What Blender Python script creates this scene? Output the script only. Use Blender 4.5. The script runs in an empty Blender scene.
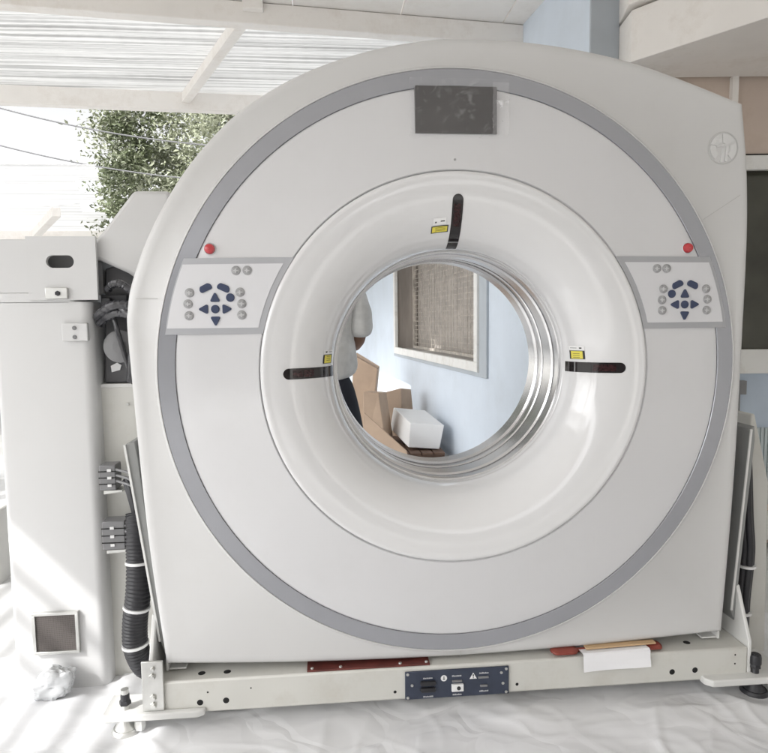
import bpy, bmesh, math, random
from mathutils import Vector, Matrix, noise
random.seed(7)
C = bpy.context.scene.collection
PI = math.pi
CY = -6.5                        # front edge of the porch ceiling, extended past the camera to cut sky light
R = math.radians
Z0 = 1.045                       # height of the bore axis

# ------------------------------------------------------------------ materials
def nd(nt, t, **kw):
    n = nt.nodes.new(t)
    for k, v in kw.items(): setattr(n, k, v)
    return n

def mat(name, col, rough=.5, metal=0., var=.04, nscale=6., bump=0., bscale=120., coat=0., spec=.5,
        rvar=.06, stain=None, stain_amt=.0, stain_scale=3., stretch=(1, 1, 1), trans=0., alpha=None, emis=None):
    m = bpy.data.materials.new(name); m.use_nodes = True
    nt = m.node_tree; b = nt.nodes['Principled BSDF']; L = nt.links.new
    tc = nd(nt, 'ShaderNodeTexCoord'); mp = nd(nt, 'ShaderNodeMapping'); mp.inputs['Scale'].default_value = stretch
    L(tc.outputs['Object'], mp.inputs['Vector'])
    no = nd(nt, 'ShaderNodeTexNoise'); no.inputs['Scale'].default_value = nscale; no.inputs['Detail'].default_value = 5
    L(mp.outputs['Vector'], no.inputs['Vector'])
    cr = nd(nt, 'ShaderNodeValToRGB')
    lo = [max(0, c * (1 - var)) for c in col]; hi = [min(1, c * (1 + var)) for c in col]
    cr.color_ramp.elements[0].position = .3; cr.color_ramp.elements[1].position = .7
    cr.color_ramp.elements[0].color = (*lo, 1); cr.color_ramp.elements[1].color = (*hi, 1)
    L(no.outputs['Fac'], cr.inputs['Fac'])
    out = cr.outputs['Color']
    if stain:
        n2 = nd(nt, 'ShaderNodeTexNoise'); n2.inputs['Scale'].default_value = stain_scale; n2.inputs['Detail'].default_value = 8
        n2.inputs['Roughness'].default_value = .7
        L(mp.outputs['Vector'], n2.inputs['Vector'])
        r2 = nd(nt, 'ShaderNodeValToRGB'); r2.color_ramp.elements[0].position = .5; r2.color_ramp.elements[1].position = .72
        r2.color_ramp.elements[0].color = (0, 0, 0, 1); r2.color_ramp.elements[1].color = (stain_amt,) * 3 + (1,)
        L(n2.outputs['Fac'], r2.inputs['Fac'])
        mx = nd(nt, 'ShaderNodeMix', data_type='RGBA'); L(r2.outputs['Color'], mx.inputs[0]); L(out, mx.inputs[6])
        mx.inputs[7].default_value = (*stain, 1); out = mx.outputs[2]
    L(out, b.inputs['Base Color'])
    mr = nd(nt, 'ShaderNodeMapRange'); mr.inputs[3].default_value = max(.02, rough - rvar); mr.inputs[4].default_value = min(1, rough + rvar)
    L(no.outputs['Fac'], mr.inputs[0]); L(mr.outputs[0], b.inputs['Roughness'])
    b.inputs['Metallic'].default_value = metal
    b.inputs['Specular IOR Level'].default_value = spec
    b.inputs['Coat Weight'].default_value = coat; b.inputs['Coat Roughness'].default_value = .06
    b.inputs['Transmission Weight'].default_value = trans
    if alpha is not None: b.inputs['Alpha'].default_value = alpha
    if bump:
        n3 = nd(nt, 'ShaderNodeTexNoise'); n3.inputs['Scale'].default_value = bscale; n3.inputs['Detail'].default_value = 3
        L(mp.outputs['Vector'], n3.inputs['Vector'])
        bp = nd(nt, 'ShaderNodeBump'); bp.inputs['Strength'].default_value = bump; bp.inputs['Distance'].default_value = .003
        L(n3.outputs['Fac'], bp.inputs['Height']); L(bp.outputs['Normal'], b.inputs['Normal'])
    return m

def translucent_mat(name, col, trl=.5, rough=.4, alpha=1., lines=0., crease=0.):
    m = bpy.data.materials.new(name); m.use_nodes = True; nt = m.node_tree; L = nt.links.new
    b = nt.nodes['Principled BSDF']; o = nt.nodes['Material Output']
    b.inputs['Base Color'].default_value = (*col, 1); b.inputs['Roughness'].default_value = rough
    no = nd(nt, 'ShaderNodeTexNoise'); no.inputs['Scale'].default_value = 3; no.inputs['Detail'].default_value = 6
    tc = nd(nt, 'ShaderNodeTexCoord'); L(tc.outputs['Object'], no.inputs['Vector'])
    cr = nd(nt, 'ShaderNodeValToRGB'); cr.color_ramp.elements[0].color = (*[c * .85 for c in col], 1); cr.color_ramp.elements[1].color = (*col, 1)
    L(no.outputs['Fac'], cr.inputs['Fac']); L(cr.outputs['Color'], b.inputs['Base Color'])
    colr = cr.outputs['Color']
    if lines:            # darker streaks running along the corrugations
        mp = nd(nt, 'ShaderNodeMapping'); mp.inputs['Scale'].default_value = (.5, 60, 1); mp.inputs['Rotation'].default_value = (0, 0, R(-4.5))
        L(tc.outputs['Object'], mp.inputs['Vector']); n2 = nd(nt, 'ShaderNodeTexNoise'); n2.inputs['Scale'].default_value = 1.; n2.inputs['Detail'].default_value = 4
        L(mp.outputs['Vector'], n2.inputs['Vector']); r2 = nd(nt, 'ShaderNodeValToRGB'); r2.color_ramp.elements[0].position = .34; r2.color_ramp.elements[1].position = .58
        r2.color_ramp.elements[0].color = (1 - lines,) * 3 + (1,); r2.color_ramp.elements[1].color = (1, 1, 1, 1); L(n2.outputs['Fac'], r2.inputs['Fac'])
        mu = nd(nt, 'ShaderNodeMix', data_type='RGBA', blend_type='MULTIPLY'); mu.inputs[0].default_value = 1; L(colr, mu.inputs[6]); L(r2.outputs['Color'], mu.inputs[7]); colr = mu.outputs[2]
        L(colr, b.inputs['Base Color'])
    if crease:           # fine film creases
        vo = nd(nt, 'ShaderNodeTexVoronoi', feature='DISTANCE_TO_EDGE'); vo.inputs['Scale'].default_value = 5
        n4 = nd(nt, 'ShaderNodeTexNoise'); n4.inputs['Scale'].default_value = 3; mxv = nd(nt, 'ShaderNodeMix', data_type='VECTOR'); mxv.inputs[0].default_value = .35
        L(tc.outputs['Object'], n4.inputs['Vector']); L(tc.outputs['Object'], mxv.inputs[4]); L(n4.outputs['Color'], mxv.inputs[5]); L(mxv.outputs[1], vo.inputs['Vector'])
        r4 = nd(nt, 'ShaderNodeMapRange'); r4.inputs[2].default_value = .10; L(vo.outputs['Distance'], r4.inputs[0])
        bp = nd(nt, 'ShaderNodeBump'); bp.inputs['Strength'].default_value = crease; bp.inputs['Distance'].default_value = .006
        L(r4.outputs[0], bp.inputs['Height']); L(bp.outputs['Normal'], b.inputs['Normal'])
    t = nd(nt, 'ShaderNodeBsdfTranslucent'); L(colr, t.inputs['Color'])
    mx = nd(nt, 'ShaderNodeMixShader'); mx.inputs[0].default_value = trl
    L(b.outputs[0], mx.inputs[1]); L(t.outputs[0], mx.inputs[2]); last = mx.outputs[0]
    if alpha < 1:
        tr = nd(nt, 'ShaderNodeBsdfTransparent'); m2 = nd(nt, 'ShaderNodeMixShader'); m2.inputs[0].default_value = alpha
        L(tr.outputs[0], m2.inputs[1]); L(last, m2.inputs[2]); last = m2.outputs[0]
    L(last, o.inputs['Surface'])
    return m

def film_mat(name, col=(.9, .92, .95), amount=.3):
    """clear plastic film: mostly see-through with glossy creases"""
    m = bpy.data.materials.new(name); m.use_nodes = True; nt = m.node_tree; L = nt.links.new
    o = nt.nodes['Material Output']; nt.nodes.remove(nt.nodes['Principled BSDF'])
    tr = nd(nt, 'ShaderNodeBsdfTransparent'); gl = nd(nt, 'ShaderNodeBsdfPrincipled')
    gl.inputs['Base Color'].default_value = (*col, 1); gl.inputs['Roughness'].default_value = .12
    tc = nd(nt, 'ShaderNodeTexCoord'); no = nd(nt, 'ShaderNodeTexNoise'); no.inputs['Scale'].default_value = 22
    no.inputs['Detail'].default_value = 4; no.inputs['Distortion'].default_value = 1.5
    L(tc.outputs['Object'], no.inputs['Vector'])
    cr = nd(nt, 'ShaderNodeValToRGB'); cr.color_ramp.elements[0].position = .56; cr.color_ramp.elements[1].position = .80
    cr.color_ramp.elements[0].color = (amount * .3,) * 3 + (1,); cr.color_ramp.elements[1].color = (min(1, amount * 2.2),) * 3 + (1,)
    L(no.outputs['Fac'], cr.inputs['Fac'])
    bp = nd(nt, 'ShaderNodeBump'); bp.inputs['Strength'].default_value = .6; bp.inputs['Distance'].default_value = .01
    L(no.outputs['Fac'], bp.inputs['Height']); L(bp.outputs['Normal'], gl.inputs['Normal'])
    mx = nd(nt, 'ShaderNodeMixShader'); L(cr.outputs['Color'], mx.inputs[0]); L(tr.outputs[0], mx.inputs[1]); L(gl.outputs[0], mx.inputs[2])
    L(mx.outputs[0], o.inputs['Surface'])
    return m

M = {}
M['cover'] = mat('cover_white', (.605, .603, .60), .30, var=.008, nscale=1.6, coat=.2, rvar=.03, bump=.02, bscale=300, stain=(.49, .48, .455), stain_amt=.22, stain_scale=2.2)
M['dish'] = mat('dish_white', (.65, .65, .663), .15, var=.008, nscale=1.6, coat=.5, rvar=.03, stain=(.55, .55, .55), stain_amt=.2, stain_scale=2.6)
M['funnel'] = mat('funnel_white', (.72, .72, .727), .11, var=.006, nscale=1.2, coat=.7, rvar=.01)
M['ringgrey'] = mat('ring_grey', (.355, .362, .39), .24, metal=.35, var=.006, nscale=1.5, coat=.25, rvar=.01)
M['frame_grey'] = mat('panel_frame_grey', (.40, .405, .425), .32, metal=.2, var=.03)
M['panel'] = mat('panel_white', (.66, .66, .68), .35, var=.01)
M['steel'] = mat('turned_steel', (.66, .66, .67), .20, metal=1, var=.06, nscale=30, stretch=(1, 30, 1), rvar=.08)
M['zinc'] = mat('zinc_plate', (.62, .62, .60), .38, metal=.85, var=.10, nscale=18)
M['base'] = mat('base_paint', (.60, .595, .56), .42, var=.03, nscale=5, stain=(.45, .42, .36), stain_amt=.35, stain_scale=7, bump=.08, bscale=240)
M['basewhite'] = mat('base_white', (.68, .68, .665), .42, var=.02, bump=.05, bscale=240)
M['cab'] = mat('cabinet_white', (.62, .62, .62), .40, var=.015, nscale=3, bump=.06, bscale=260)
M['sidegrey'] = mat('side_edge_grey', (.25, .255, .25), .45, var=.08)
M['navy'] = mat('button_navy', (.036, .05, .105), .40, var=.1)
M['btn'] = mat('button_grey', (.33, .33, .335), .42, var=.25, nscale=160)
M['btnmark'] = mat('button_mark', (.55, .55, .56), .5)
M['red'] = mat('button_red', (.50, .035, .045), .22, coat=.6)
M['screen'] = mat('screen_dark', (.075, .07, .07), .30, var=.12, nscale=9)
M['slit'] = mat('laser_window', (.012, .009, .010), .08, var=.3, nscale=40, coat=.3)
M['slitred'] = mat('laser_window_inner', (.026, .008, .009), .10, var=.5, nscale=120)
M['black'] = mat('black_rubber', (.022, .022, .026), .42, var=.15)
M['hole'] = mat('hole_dark', (.008, .008, .008), .8)
M['yellow'] = mat('label_yellow', (.75, .66, .10), .5)
M['ink'] = mat('label_ink', (.03, .03, .03), .6)
M['white'] = mat('label_white', (.82, .82, .82), .5)
M['blueplate'] = mat('connector_navy', (.034, .043, .070), .42, var=.12, nscale=30)
M['redsteel'] = mat('red_oxide', (.12, .028, .022), .5, var=.25, nscale=25)
M['orange'] = mat('orange_red_plastic', (.24, .05, .035), .4, var=.12)
M['tan'] = mat('tan_wood', (.55, .38, .22), .6, var=.15, nscale=14, stretch=(1, 12, 12))
M['paper'] = mat('paper_white', (.83, .83, .85), .7, var=.01)
M['tie'] = mat('cable_tie', (.78, .78, .78), .4)
M['conn'] = mat('connector_grey', (.20, .20, .205), .42, var=.12)
M['mesh'] = mat('vent_mesh', (.085, .075, .07), .6, var=.35, nscale=300)
M['meshw'] = mat('vent_wire', (.20, .18, .17), .5, metal=.4)
M['film'] = film_mat('clear_film', amount=.09)
M['packet'] = mat('packet_wrap', (.50, .51, .52), .16, var=.03, nscale=9, stain=(.20, .24, .26), stain_amt=.85, stain_scale=11, coat=.6)
M['film3'] = film_mat('film_fold', (.9, .9, .92), amount=.42)
M['film2'] = film_mat('film_bundle', (.22, .29, .33), amount=.8)
M['wrap'] = mat('dark_wrap', (.05, .05, .056), .14, var=.5, nscale=14, coat=.3)
M['drive'] = mat('drive_housing', (.085, .085, .09), .45, var=.2, nscale=12)
M['logo'] = mat('logo_relief', (.64, .64, .635), .28)
M['logogr'] = mat('logo_groove', (.50, .50, .49), .4)
M['wood_w'] = mat('white_painted_wood', (.86, .83, .795), .55, var=.04, nscale=4, stain=(.50, .43, .36), stain_amt=.35, stain_scale=4, bump=.12, bscale=90, stretch=(1, 1, 1))
M['ceil'] = mat('ceiling_board', (.83, .805, .775), .6, var=.04, nscale=4, stain=(.50, .44, .38), stain_amt=.3, stain_scale=4)
M['bluewall'] = mat('pale_blue_wall', (.67, .74, .825), .75, var=.04, nscale=2.2, stain=(.56, .61, .66), stain_amt=.45, stain_scale=1.7, bump=.25, bscale=35)
M['greyblue'] = mat('grey_blue', (.45, .49, .53), .65, var=.05)
M['beige'] = mat('beige_wall', (.60, .50, .43), .75, var=.07, nscale=3, stain=(.42, .33, .26), stain_amt=.5, bump=.2, bscale=40)
M['winwhite'] = mat('window_frame_white', (.76, .76, .74), .45, var=.03, stain=(.45, .40, .34), stain_amt=.4, stain_scale=9)
M['jamb'] = mat('weathered_jamb', (.30, .27, .245), .75, var=.25, nscale=10, stretch=(1, 1, .15))
M['sill'] = mat('dusty_sill', (.36, .34, .32), .8, var=.2, nscale=12)
M['blind'] = mat('tan_blind', (.46, .425, .39), .8, var=.18, nscale=5, stretch=(1, 1, 2))
M['wire'] = mat('rusty_wire', (.50, .46, .41), .6, var=.25, nscale=20)
M['glass'] = mat('dark_window_glass', (.075, .075, .06), .10, var=.3, nscale=3)
M['frost'] = mat('ribbed_glass', (.50, .56, .57), .25, var=.08, nscale=5)
M['ltblue'] = mat('light_blue_board', (.52, .60, .70), .6, var=.05)
M['floor'] = mat('concrete_floor', (.66, .66, .66), .6, var=.06, nscale=3, stain=(.5, .49, .47), stain_amt=.5, stain_scale=1.5, bump=.2, bscale=60)
M['ground'] = mat('pale_yard', (.42, .415, .405), .9, var=.15, nscale=1.2, stain=(.27, .26, .19), stain_amt=.5, stain_scale=.4, bump=.3, bscale=20)
M['card'] = mat('cardboard', (.47, .35, .26), .8, var=.08, nscale=6, bump=.1, bscale=50)
M['foam'] = mat('white_foam', (.82, .82, .82), .7, var=.015, bump=.2, bscale=160)
M['pallet'] = mat('dark_wood', (.14, .085, .06), .8, var=.3, nscale=8, stretch=(1, 8, 8))
M['shirt'] = mat('grey_shirt', (.66, .66, .65), .85, var=.10, nscale=22, bump=.3, bscale=30)
M['trouser'] = mat('dark_trousers', (.018, .020, .030), .85, var=.2)
M['skin'] = mat('skin', (.22, .12, .08), .55, var=.06)
M['hair'] = mat('dark_hair', (.012, .010, .009), .6)
M['bark'] = mat('bark', (.12, .095, .07), .9, var=.3, nscale=8, bump=.5, bscale=25)
M['leaf'] = mat('leaf_green', (.14, .165, .09), .35, var=.35, nscale=1.6)  # both leaf tones lifted: the overexposed sunlit look is put into the colour
M['leaf2'] = mat('leaf_pale', (.31, .33, .235), .35, var=.3, nscale=1.6)
M['cable'] = mat('overhead_cable', (.16, .16, .165), .6)
M['sheet'] = translucent_mat('corrugated_sheet', (.84, .84, .83), .36, .5, lines=.5)
M['sheet2'] = translucent_mat('corrugated_sheet_far', (.88, .88, .88), .55, .5, lines=.25)
M['plastic'] = translucent_mat('plastic_film_white', (.90, .905, .925), .08, .16, crease=.26)
M['skyblockwall'] = mat('sky_block_wall', (.30, .29, .28), .85, var=.1)
M['whitewall'] = mat('whitewashed_wall', (.72, .71, .68), .8, var=.06, stain=(.5, .47, .42), stain_amt=.5)

# ------------------------------------------------------------------ mesh helpers
class MB:
    def __init__(s): s.v = []; s.f = []; s.mi = []; s.cur = 0
    def add(s, vs, fs):
        o = len(s.v); s.v += [tuple(v) for v in vs]
        s.f += [tuple(i + o for i in f) for f in fs]; s.mi += [s.cur] * len(fs)
        return s
    def box(s, x0, x1, y0, y1, z0, z1):
        vs = [(x, y, z) for z in (z0, z1) for y in (y0, y1) for x in (x0, x1)]
        return s.add(vs, [(0, 2, 3, 1), (4, 5, 7, 6), (0, 1, 5, 4), (2, 6, 7, 3), (0, 4, 6, 2), (1, 3, 7, 5)])
    def hexa(s, b, t):        # bottom quad, top quad (same winding, ccw from above)
        return s.add(list(b) + list(t), [(3, 2, 1, 0), (4, 5, 6, 7), (0, 1, 5, 4), (1, 2, 6, 5), (2, 3, 7, 6), (3, 0, 4, 7)])
    def bar(s, a, b, w, h, up=(0, 0, 1)):
        a = Vector(a); b = Vector(b); d = (b - a).normalized(); up = Vector(up)
        r = d.cross(up).normalized(); u = r.cross(d)
        q = lambda p: [p - r * w / 2 - u * h / 2, p + r * w / 2 - u * h / 2, p + r * w / 2 + u * h / 2, p - r * w / 2 + u * h / 2]
        return s.add(q(a) + q(b), [(0, 1, 2, 3)[::-1], (4, 5, 6, 7), (0, 1, 5, 4), (1, 2, 6, 5), (2, 3, 7, 6), (3, 0, 4, 7)][:])
    def prism_y(s, pts, y0, y1):   # pts (x,z) polygon, extruded along y
        n = len(pts); vs = [(x, y0, z) for x, z in pts] + [(x, y1, z) for x, z in pts]
        return s.add(vs, [tuple(range(n)), tuple(range(2 * n - 1, n - 1, -1))] + [(i, n + i, n + (i + 1) % n, (i + 1) % n) for i in range(n)])
    def prism_z(s, pts, z0, z1):
        n = len(pts); vs = [(x, y, z0) for x, y in pts] + [(x, y, z1) for x, y in pts]
        return s.add(vs, [tuple(range(n))[::-1], tuple(range(n, 2 * n))] + [(i, (i + 1) % n, n + (i + 1) % n, n + i) for i in range(n)])
    def tube(s, path, rad, n=10, rads=None, cap=True):
        path = [Vector(p) for p in path]; rings = []
        prev = None
        for i, p in enumerate(path):
            d = (path[min(i + 1, len(path) - 1)] - path[max(i - 1, 0)]).normalized()
            ref = prev if prev is not None else (Vector((0, 0, 1)) if abs(d.z) < .9 else Vector((1, 0, 0)))
            u = (ref - d * ref.dot(d)).normalized(); w = d.cross(u); prev = u
            r = rads[i] if rads else rad
            rings.append([p + (u * math.cos(2 * PI * k / n) + w * math.sin(2 * PI * k / n)) * r for k in range(n)])
        vs = [v for q in rings for v in q]; fs = []
        for i in range(len(rings) - 1):
            for k in range(n):
                a = i * n + k; b = i * n + (k + 1) % n
                fs.append((a, b, b + n, a + n))
        if cap: fs += [tuple(range(n))[::-1], tuple(range(len(vs) - n, len(vs)))]
        return s.add(vs, fs)
    def lathe_y(s, prof, n=160, cx=0, cz=Z0, close=False):    # prof (r, y)
        vs = [(cx + r * math.cos(2 * PI * k / n), y, cz + r * math.sin(2 * PI * k / n)) for r, y in prof for k in range(n)]
        m = len(prof); fs = []
        for i in range(m if close else m - 1):
            j = (i + 1) % m
            for k in range(n):
                k2 = (k + 1) % n
                fs.append((i * n + k, j * n + k, j * n + k2, i * n + k2))
        return s.add(vs, fs)
    def disc(s, c, nrm, r, h, n=20):     # short cylinder standing on c along nrm
        c = Vector(c); d = Vector(nrm).normalized()
        return s.tube([c, c + d * h * .7, c + d * h], r, n, [r, r, r * .88])
    def build(s, name, mats, parent=None, smooth=40, loc=None, bevel=0):
        me = bpy.data.meshes.new(name); me.from_pydata(s.v, [], s.f)
        mats = mats if isinstance(mats, (list, tuple)) else [mats]
        for m in mats: me.materials.append(m)
        if len(mats) > 1: me.polygons.foreach_set('material_index', s.mi)
        bm = bmesh.new(); bm.from_mesh(me); bmesh.ops.recalc_face_normals(bm, faces=bm.faces); bm.to_mesh(me); bm.free()
        if smooth:
            me.polygons.foreach_set('use_smooth', [True] * len(me.polygons)); me.set_sharp_from_angle(angle=R(smooth))
        o = bpy.data.objects.new(name, me); C.objects.link(o)
        if parent: o.parent = parent
        if loc: o.location = loc
        if bevel:
            b = o.modifiers.new('bevel', 'BEVEL'); b.width = bevel; b.segments = 2; b.limit_method = 'ANGLE'; b.angle_limit = R(35)
        return o

def tag(o, label=None, cat=None, group=None, kind=None):
    if label: o['label'] = label
    if cat: o['category'] = cat
    if group: o['group'] = group
    if kind: o['kind'] = kind
    return o
def empty(name, loc, label, cat, group=None):
    o = bpy.data.objects.new(name, None); C.objects.link(o); o.location = loc
    o.empty_display_size = .1
    return tag(o, label, cat, group)
def children_at(root):       # parts were modelled in world coordinates: keep them in place under an offset root
    for ch in C.objects:
        if ch.parent is root:
            ch.matrix_parent_inverse = Matrix.Translation(-Vector(root.location))

# ================================================================== CT SCANNER
sc = empty('ct_scanner', (0, 0, 0), 'large white ring shaped CT scanner gantry with grey trim circle standing on its steel base', 'scanner')

# ---- front cover outline (x, z relative to the bore axis)
OUT = [(.859, -.852, 1), (.885, -.359, 0), (.896, .136, 0), (.898, .40, 0), (.888, .60, 0), (.866, .778, 1), (.694, .838, 0), (.541, .885, 0), (.38, .918, 0),
       (.214, .938, 0), (.07, .943, 0), (-.073, .937, 0), (-.25, .902, 0), (-.43, .838, 0), (-.589, .746, 0), (-.69, .655, 0), (-.78, .545, 0), (-.862, .405, 0),
       (-.915, .275, 0), (-.934, .19, 0), (-.936, .08, 0), (-.908, -.444, 0), (-.869, -.854, 1), (-.45, -.876, 0), (0, -.884, 0), (.45, -.874, 0)]
def dense(pts, k=14):
    n = len(pts); res = []
    for i in range(n):
        p0, p1, p2, p3 = pts[i - 1], pts[i], pts[(i + 1) % n], pts[(i + 2) % n]
        a0 = p1 if p1[2] else p0; a3 = p2 if p2[2] else p3
        for j in range(k):
            t = j / k
            f = lambda c: .5 * (2 * p1[c] + (p2[c] - a0[c]) * t + (2 * a0[c] - 5 * p1[c] + 4 * p2[c] - a3[c]) * t * t + (3 * p1[c] - a0[c] - 3 * p2[c] + a3[c]) * t ** 3)
            res.append((f(0), f(1)))
    return res
outl = sorted(dense(OUT), key=lambda p: math.atan2(p[1], p[0]))
n = len(outl)
def cover_rings(prof):
    vs = []
    for (kind, val, y) in prof:
        for (x, z) in outl:
            r = math.hypot(x, z)
            if kind == 'c': rr = val
            else: rr = max(.8635, r - val) if y < .03 else r - val
            vs.append((x / r * rr, y, Z0 + z / r * rr))
    fs = []
    for i in range(len(prof) - 1):
        for k in range(n):
            k2 = (k + 1) % n
            fs.append((i * n + k, i * n + k2, (i + 1) * n + k2, (i + 1) * n + k))
    return vs, fs
mb = MB()
mb.add(*cover_rings([('c', .8528, .02), ('c', .8528, -.0060), ('c', .8536, -.0072), ('c', .8552, -.0072), ('c', .858, -.0055), ('c', .8605, -.0015), ('c', .8625, 0), ('e', .034, 0), ('e', .020, .0012), ('e', .011, .004), ('e', .005, .009), ('e', .0015, .017), ('e', 0, .028), ('e', 0, .14), ('e', .012, .14), ('e', .012, .07)]))
cover = mb.build('front_cover', M['cover'], sc, 50)
# seams in the cover
for (a, b) in [((.748, .437), (.862, .509)), ((-.905, .2165), (-.845, .2165)), ((.011, -.8775), (.011, -.856))]:
    mb = MB(); mb.bar((a[0], -.0002, Z0 + a[1]), (b[0], -.0002, Z0 + b[1]), .0016, .0018, up=(0, 0, 1) if a[0] != b[0] else (1, 0, 0))
    mb.build('cover_seam', M['logogr'], cover)

# ---- grey trim ring and the glossy dish inside it
mb = MB(); mb.lathe_y([(.8524, .022), (.8524, -.0050), (.8514, -.0062), (.8058, -.0062), (.8046, -.0050), (.8046, .022)])
mb.build('trim_ring', M['ringgrey'], sc, 40)
def ydish(r): return -.003 - .027 * (.80 - r) / .23
mb = MB(); mb.lathe_y([(.8042, .022), (.8042, -.0012), (.8032, -.0026), (.799, ydish(.799) - .0006), (.74, ydish(.74)), (.68, ydish(.68)), (.62, ydish(.62)), (.571, ydish(.571)), (.569, -.0275), (.5675, -.024)], 220)
dish = mb.build('dish_cover', M['dish'], sc, 40)
def ypan(r): return ydish(r) - .002 - .006 * max(0, (r - .58) / .25)
def fun(t): return .545 - .185 * math.sin(t), -.036 + .138 * (1 - math.cos(t))
prof = [(.567, -.02), (.5665, -.026), (.564, -.0335), (.559, -.037), (.552, -.0375)] + [fun(PI / 2 * i / 36) for i in range(36)] + [(.3605, .098), (.3605, .112), (.358, .117), (.354, .117), (.3535, .13)]
mb = MB(); mb.lathe_y(prof, 220)
funnel = mb.build('funnel', M['funnel'], sc, 50)
# ---- turned steel bore ring
mb = MB(); mb.lathe_y([(.357, .116), (.3525, .118), (.3525, .165), (.3465, .169), (.3465, .222), (.351, .226), (.351, .262), (.3475, .265), (.3475, .272), (.351, .275), (.351, .318), (.344, .324), (.344, .392), (.348, .398), (.385, .398), (.385, .36)], 260)
mb.build('bore_ring', M['steel'], sc, 25)

# ---- control panels
def arc_grid(Ro, Ri, z0, z1, sgn, off, nu=10, nv=8, thick=.012):
    vs = []; fs = []
    for j in range(nv + 1):
        z = z0 + (z1 - z0) * j / nv
        xo = math.sqrt(Ro * Ro - z * z); xi = math.sqrt(Ri * Ri - z * z)
        for i in range(nu + 1):
            x = xo + (xi - xo) * i / nu
            vs.append((sgn * x, ypan(math.hypot(x, z)) - off, Z0 + z))
    w = nu + 1
    for j in range(nv):
        for i in range(nu): fs.append((j * w + i, j * w + i + 1, (j + 1) * w + i + 1, (j + 1) * w + i))
    # skirt
    edge = list(range(w)) + [j * w + nu for j in range(1, nv + 1)] + [nv * w + i for i in range(nu - 1, -1, -1)] + [j * w for j in range(nv - 1, 0, -1)]
    o = len(vs); vs += [(vs[e][0], vs[e][1] + thick, vs[e][2]) for e in edge]
    for k in range(len(edge)):
        k2 = (k + 1) % len(edge); fs.append((edge[k], edge[k2], o + k2, o + k))
    return vs, fs
BT = [(-.625, .291), (-.594, .291), (-.755, .231), (-.760, .2), (-.758, .1675), (-.615, .231), (-.611, .199), (-.612, .168)]
NAV = dict(bean=[(-.711, .245, 25), (-.660, .245, -25)], dot=[(-.6425, .2165), (-.685, .185)], tri=[(-.685, .216, 90), (-.716, .185, 180), (-.654, .185, 0), (-.685, .1535, 270)])
for sgn in (1, -1):
    cp = MB().add(*arc_grid(.8355, .566, .115, .3265, sgn, .0)).build('control_panel', M['frame_grey'], sc, 30)
    MB().add(*arc_grid(.825 if sgn > 0 else .832, .582, .1325, .3095, sgn, .0018)).build('panel_plate', M['panel'], cp, 30)
    def P(x, z, off): return (-x * sgn if sgn > 0 else x, ypan(math.hypot(x, z)) + .002 - off, Z0 + z)
    for (x, z) in BT:
        mb = MB(); mb.disc(P(x, z, .0035), (0, -1, 0), .0128, .004, 22); mb.cur = 1
        px, py, pz = P(x, z, .0077)
        mb.box(px - .007, px + .007, py - .0004, py, pz - .0015, pz + .0015); mb.box(px - .003, px + .001, py - .0007, py - .0002, pz - .006, pz + .005)
        mb.build('button', [M['btn'], M['btnmark']], cp)
    for (x, z) in NAV['dot']:
        MB().disc(P(x, z, .0035), (0, -1, 0), .0118, .005, 22).build('navy_button', M['navy'], cp)
    for (x, z, a) in NAV['bean']:
        px, py, pz = P(x, z, .0035); a = R(a if sgn < 0 else -a)
        pts = []
        for k in range(24):
            t = 2 * PI * k / 24; u = .009 * math.copysign(1, math.cos(t)) + .0088 * math.cos(t); v = .0095 * math.sin(t) - .0035 * (u / .018) ** 2
            pts.append((px + u * math.cos(a) - v * math.sin(a), pz + u * math.sin(a) + v * math.cos(a)))
        MB().prism_y(pts, py - .005, py).build('navy_key', M['navy'], cp, bevel=.0012)
    for (x, z, a) in NAV['tri']:
        px, py, pz = P(x, z, .0035); a = R(a if sgn < 0 else 180 - a); pts = []
        for (u, v, rr) in ((.0125, 0, .0035), (-.0085, .0105, .004), (-.0085, -.0105, .004)):
            base = math.atan2(v, u)
            for q in range(-3, 4):
                t = base + R(60) * q / 3; uu = u + rr * (math.cos(t) - .6 * math.cos(base)); vv = v + rr * (math.sin(t) - .6 * math.sin(base))
                pts.append((px + uu * math.cos(a) - vv * math.sin(a), pz + uu * math.sin(a) + vv * math.cos(a)))
        MB().prism_y(pts, py - .005, py).build('arrow_key', M['navy'], cp, bevel=.001)
    # red stop button just above the panel
    px, py, pz = (sgn * .697, ydish(.785), Z0 + .352)
    mb = MB(); mb.lathe_y([(.0175, py + .002), (.0175, py - .004), (.0155, py - .0055)], 28, px, pz)
    mb.cur = 1; mb.lathe_y([(.0145, py - .002), (.0145, py - .009), (.012, py - .014), (.006, py - .0165), (.0005, py - .017)], 28, px, pz)
    mb.build('stop_button', [M['panel'], M['red']], sc)

# ---- display with wrinkled film
mb = MB(); mb.box(-.119, .113, -.0235, .004, Z0 + .670, Z0 + .798)
disp = mb.build('display', M['screen'], sc, 30)
mb = MB(); nx, nz = 70, 40; vs = []; fs = []
for j in range(nz + 1):
    for i in range(nx + 1):
        x = -.137 + .283 * i / nx; z = .655 + .163 * j / nz
        q = Vector((x * 16, z * 16, 3.3))
        d = .005 * abs(noise.noise(q)) + .004 * abs(noise.noise(q * 2.3))
        x += .004 * noise.noise(Vector((z * 30, 1, 2))) if i in (0, nx) else 0
        z += .005 * noise.noise(Vector((x * 30, 5, 2))) if j in (0, nz) else 0
        vs.append((x, -.0265 - d, Z0 + z))
for j in range(nz):
    for i in range(nx):
        a = j * (nx + 1) + i; fs.append((a, a + 1, a + nx + 2, a + nx + 1))
mb.add(vs, fs).build('protective_film', M['film'], disp, 60)
mb = MB(); vs = []; fs = []
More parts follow.
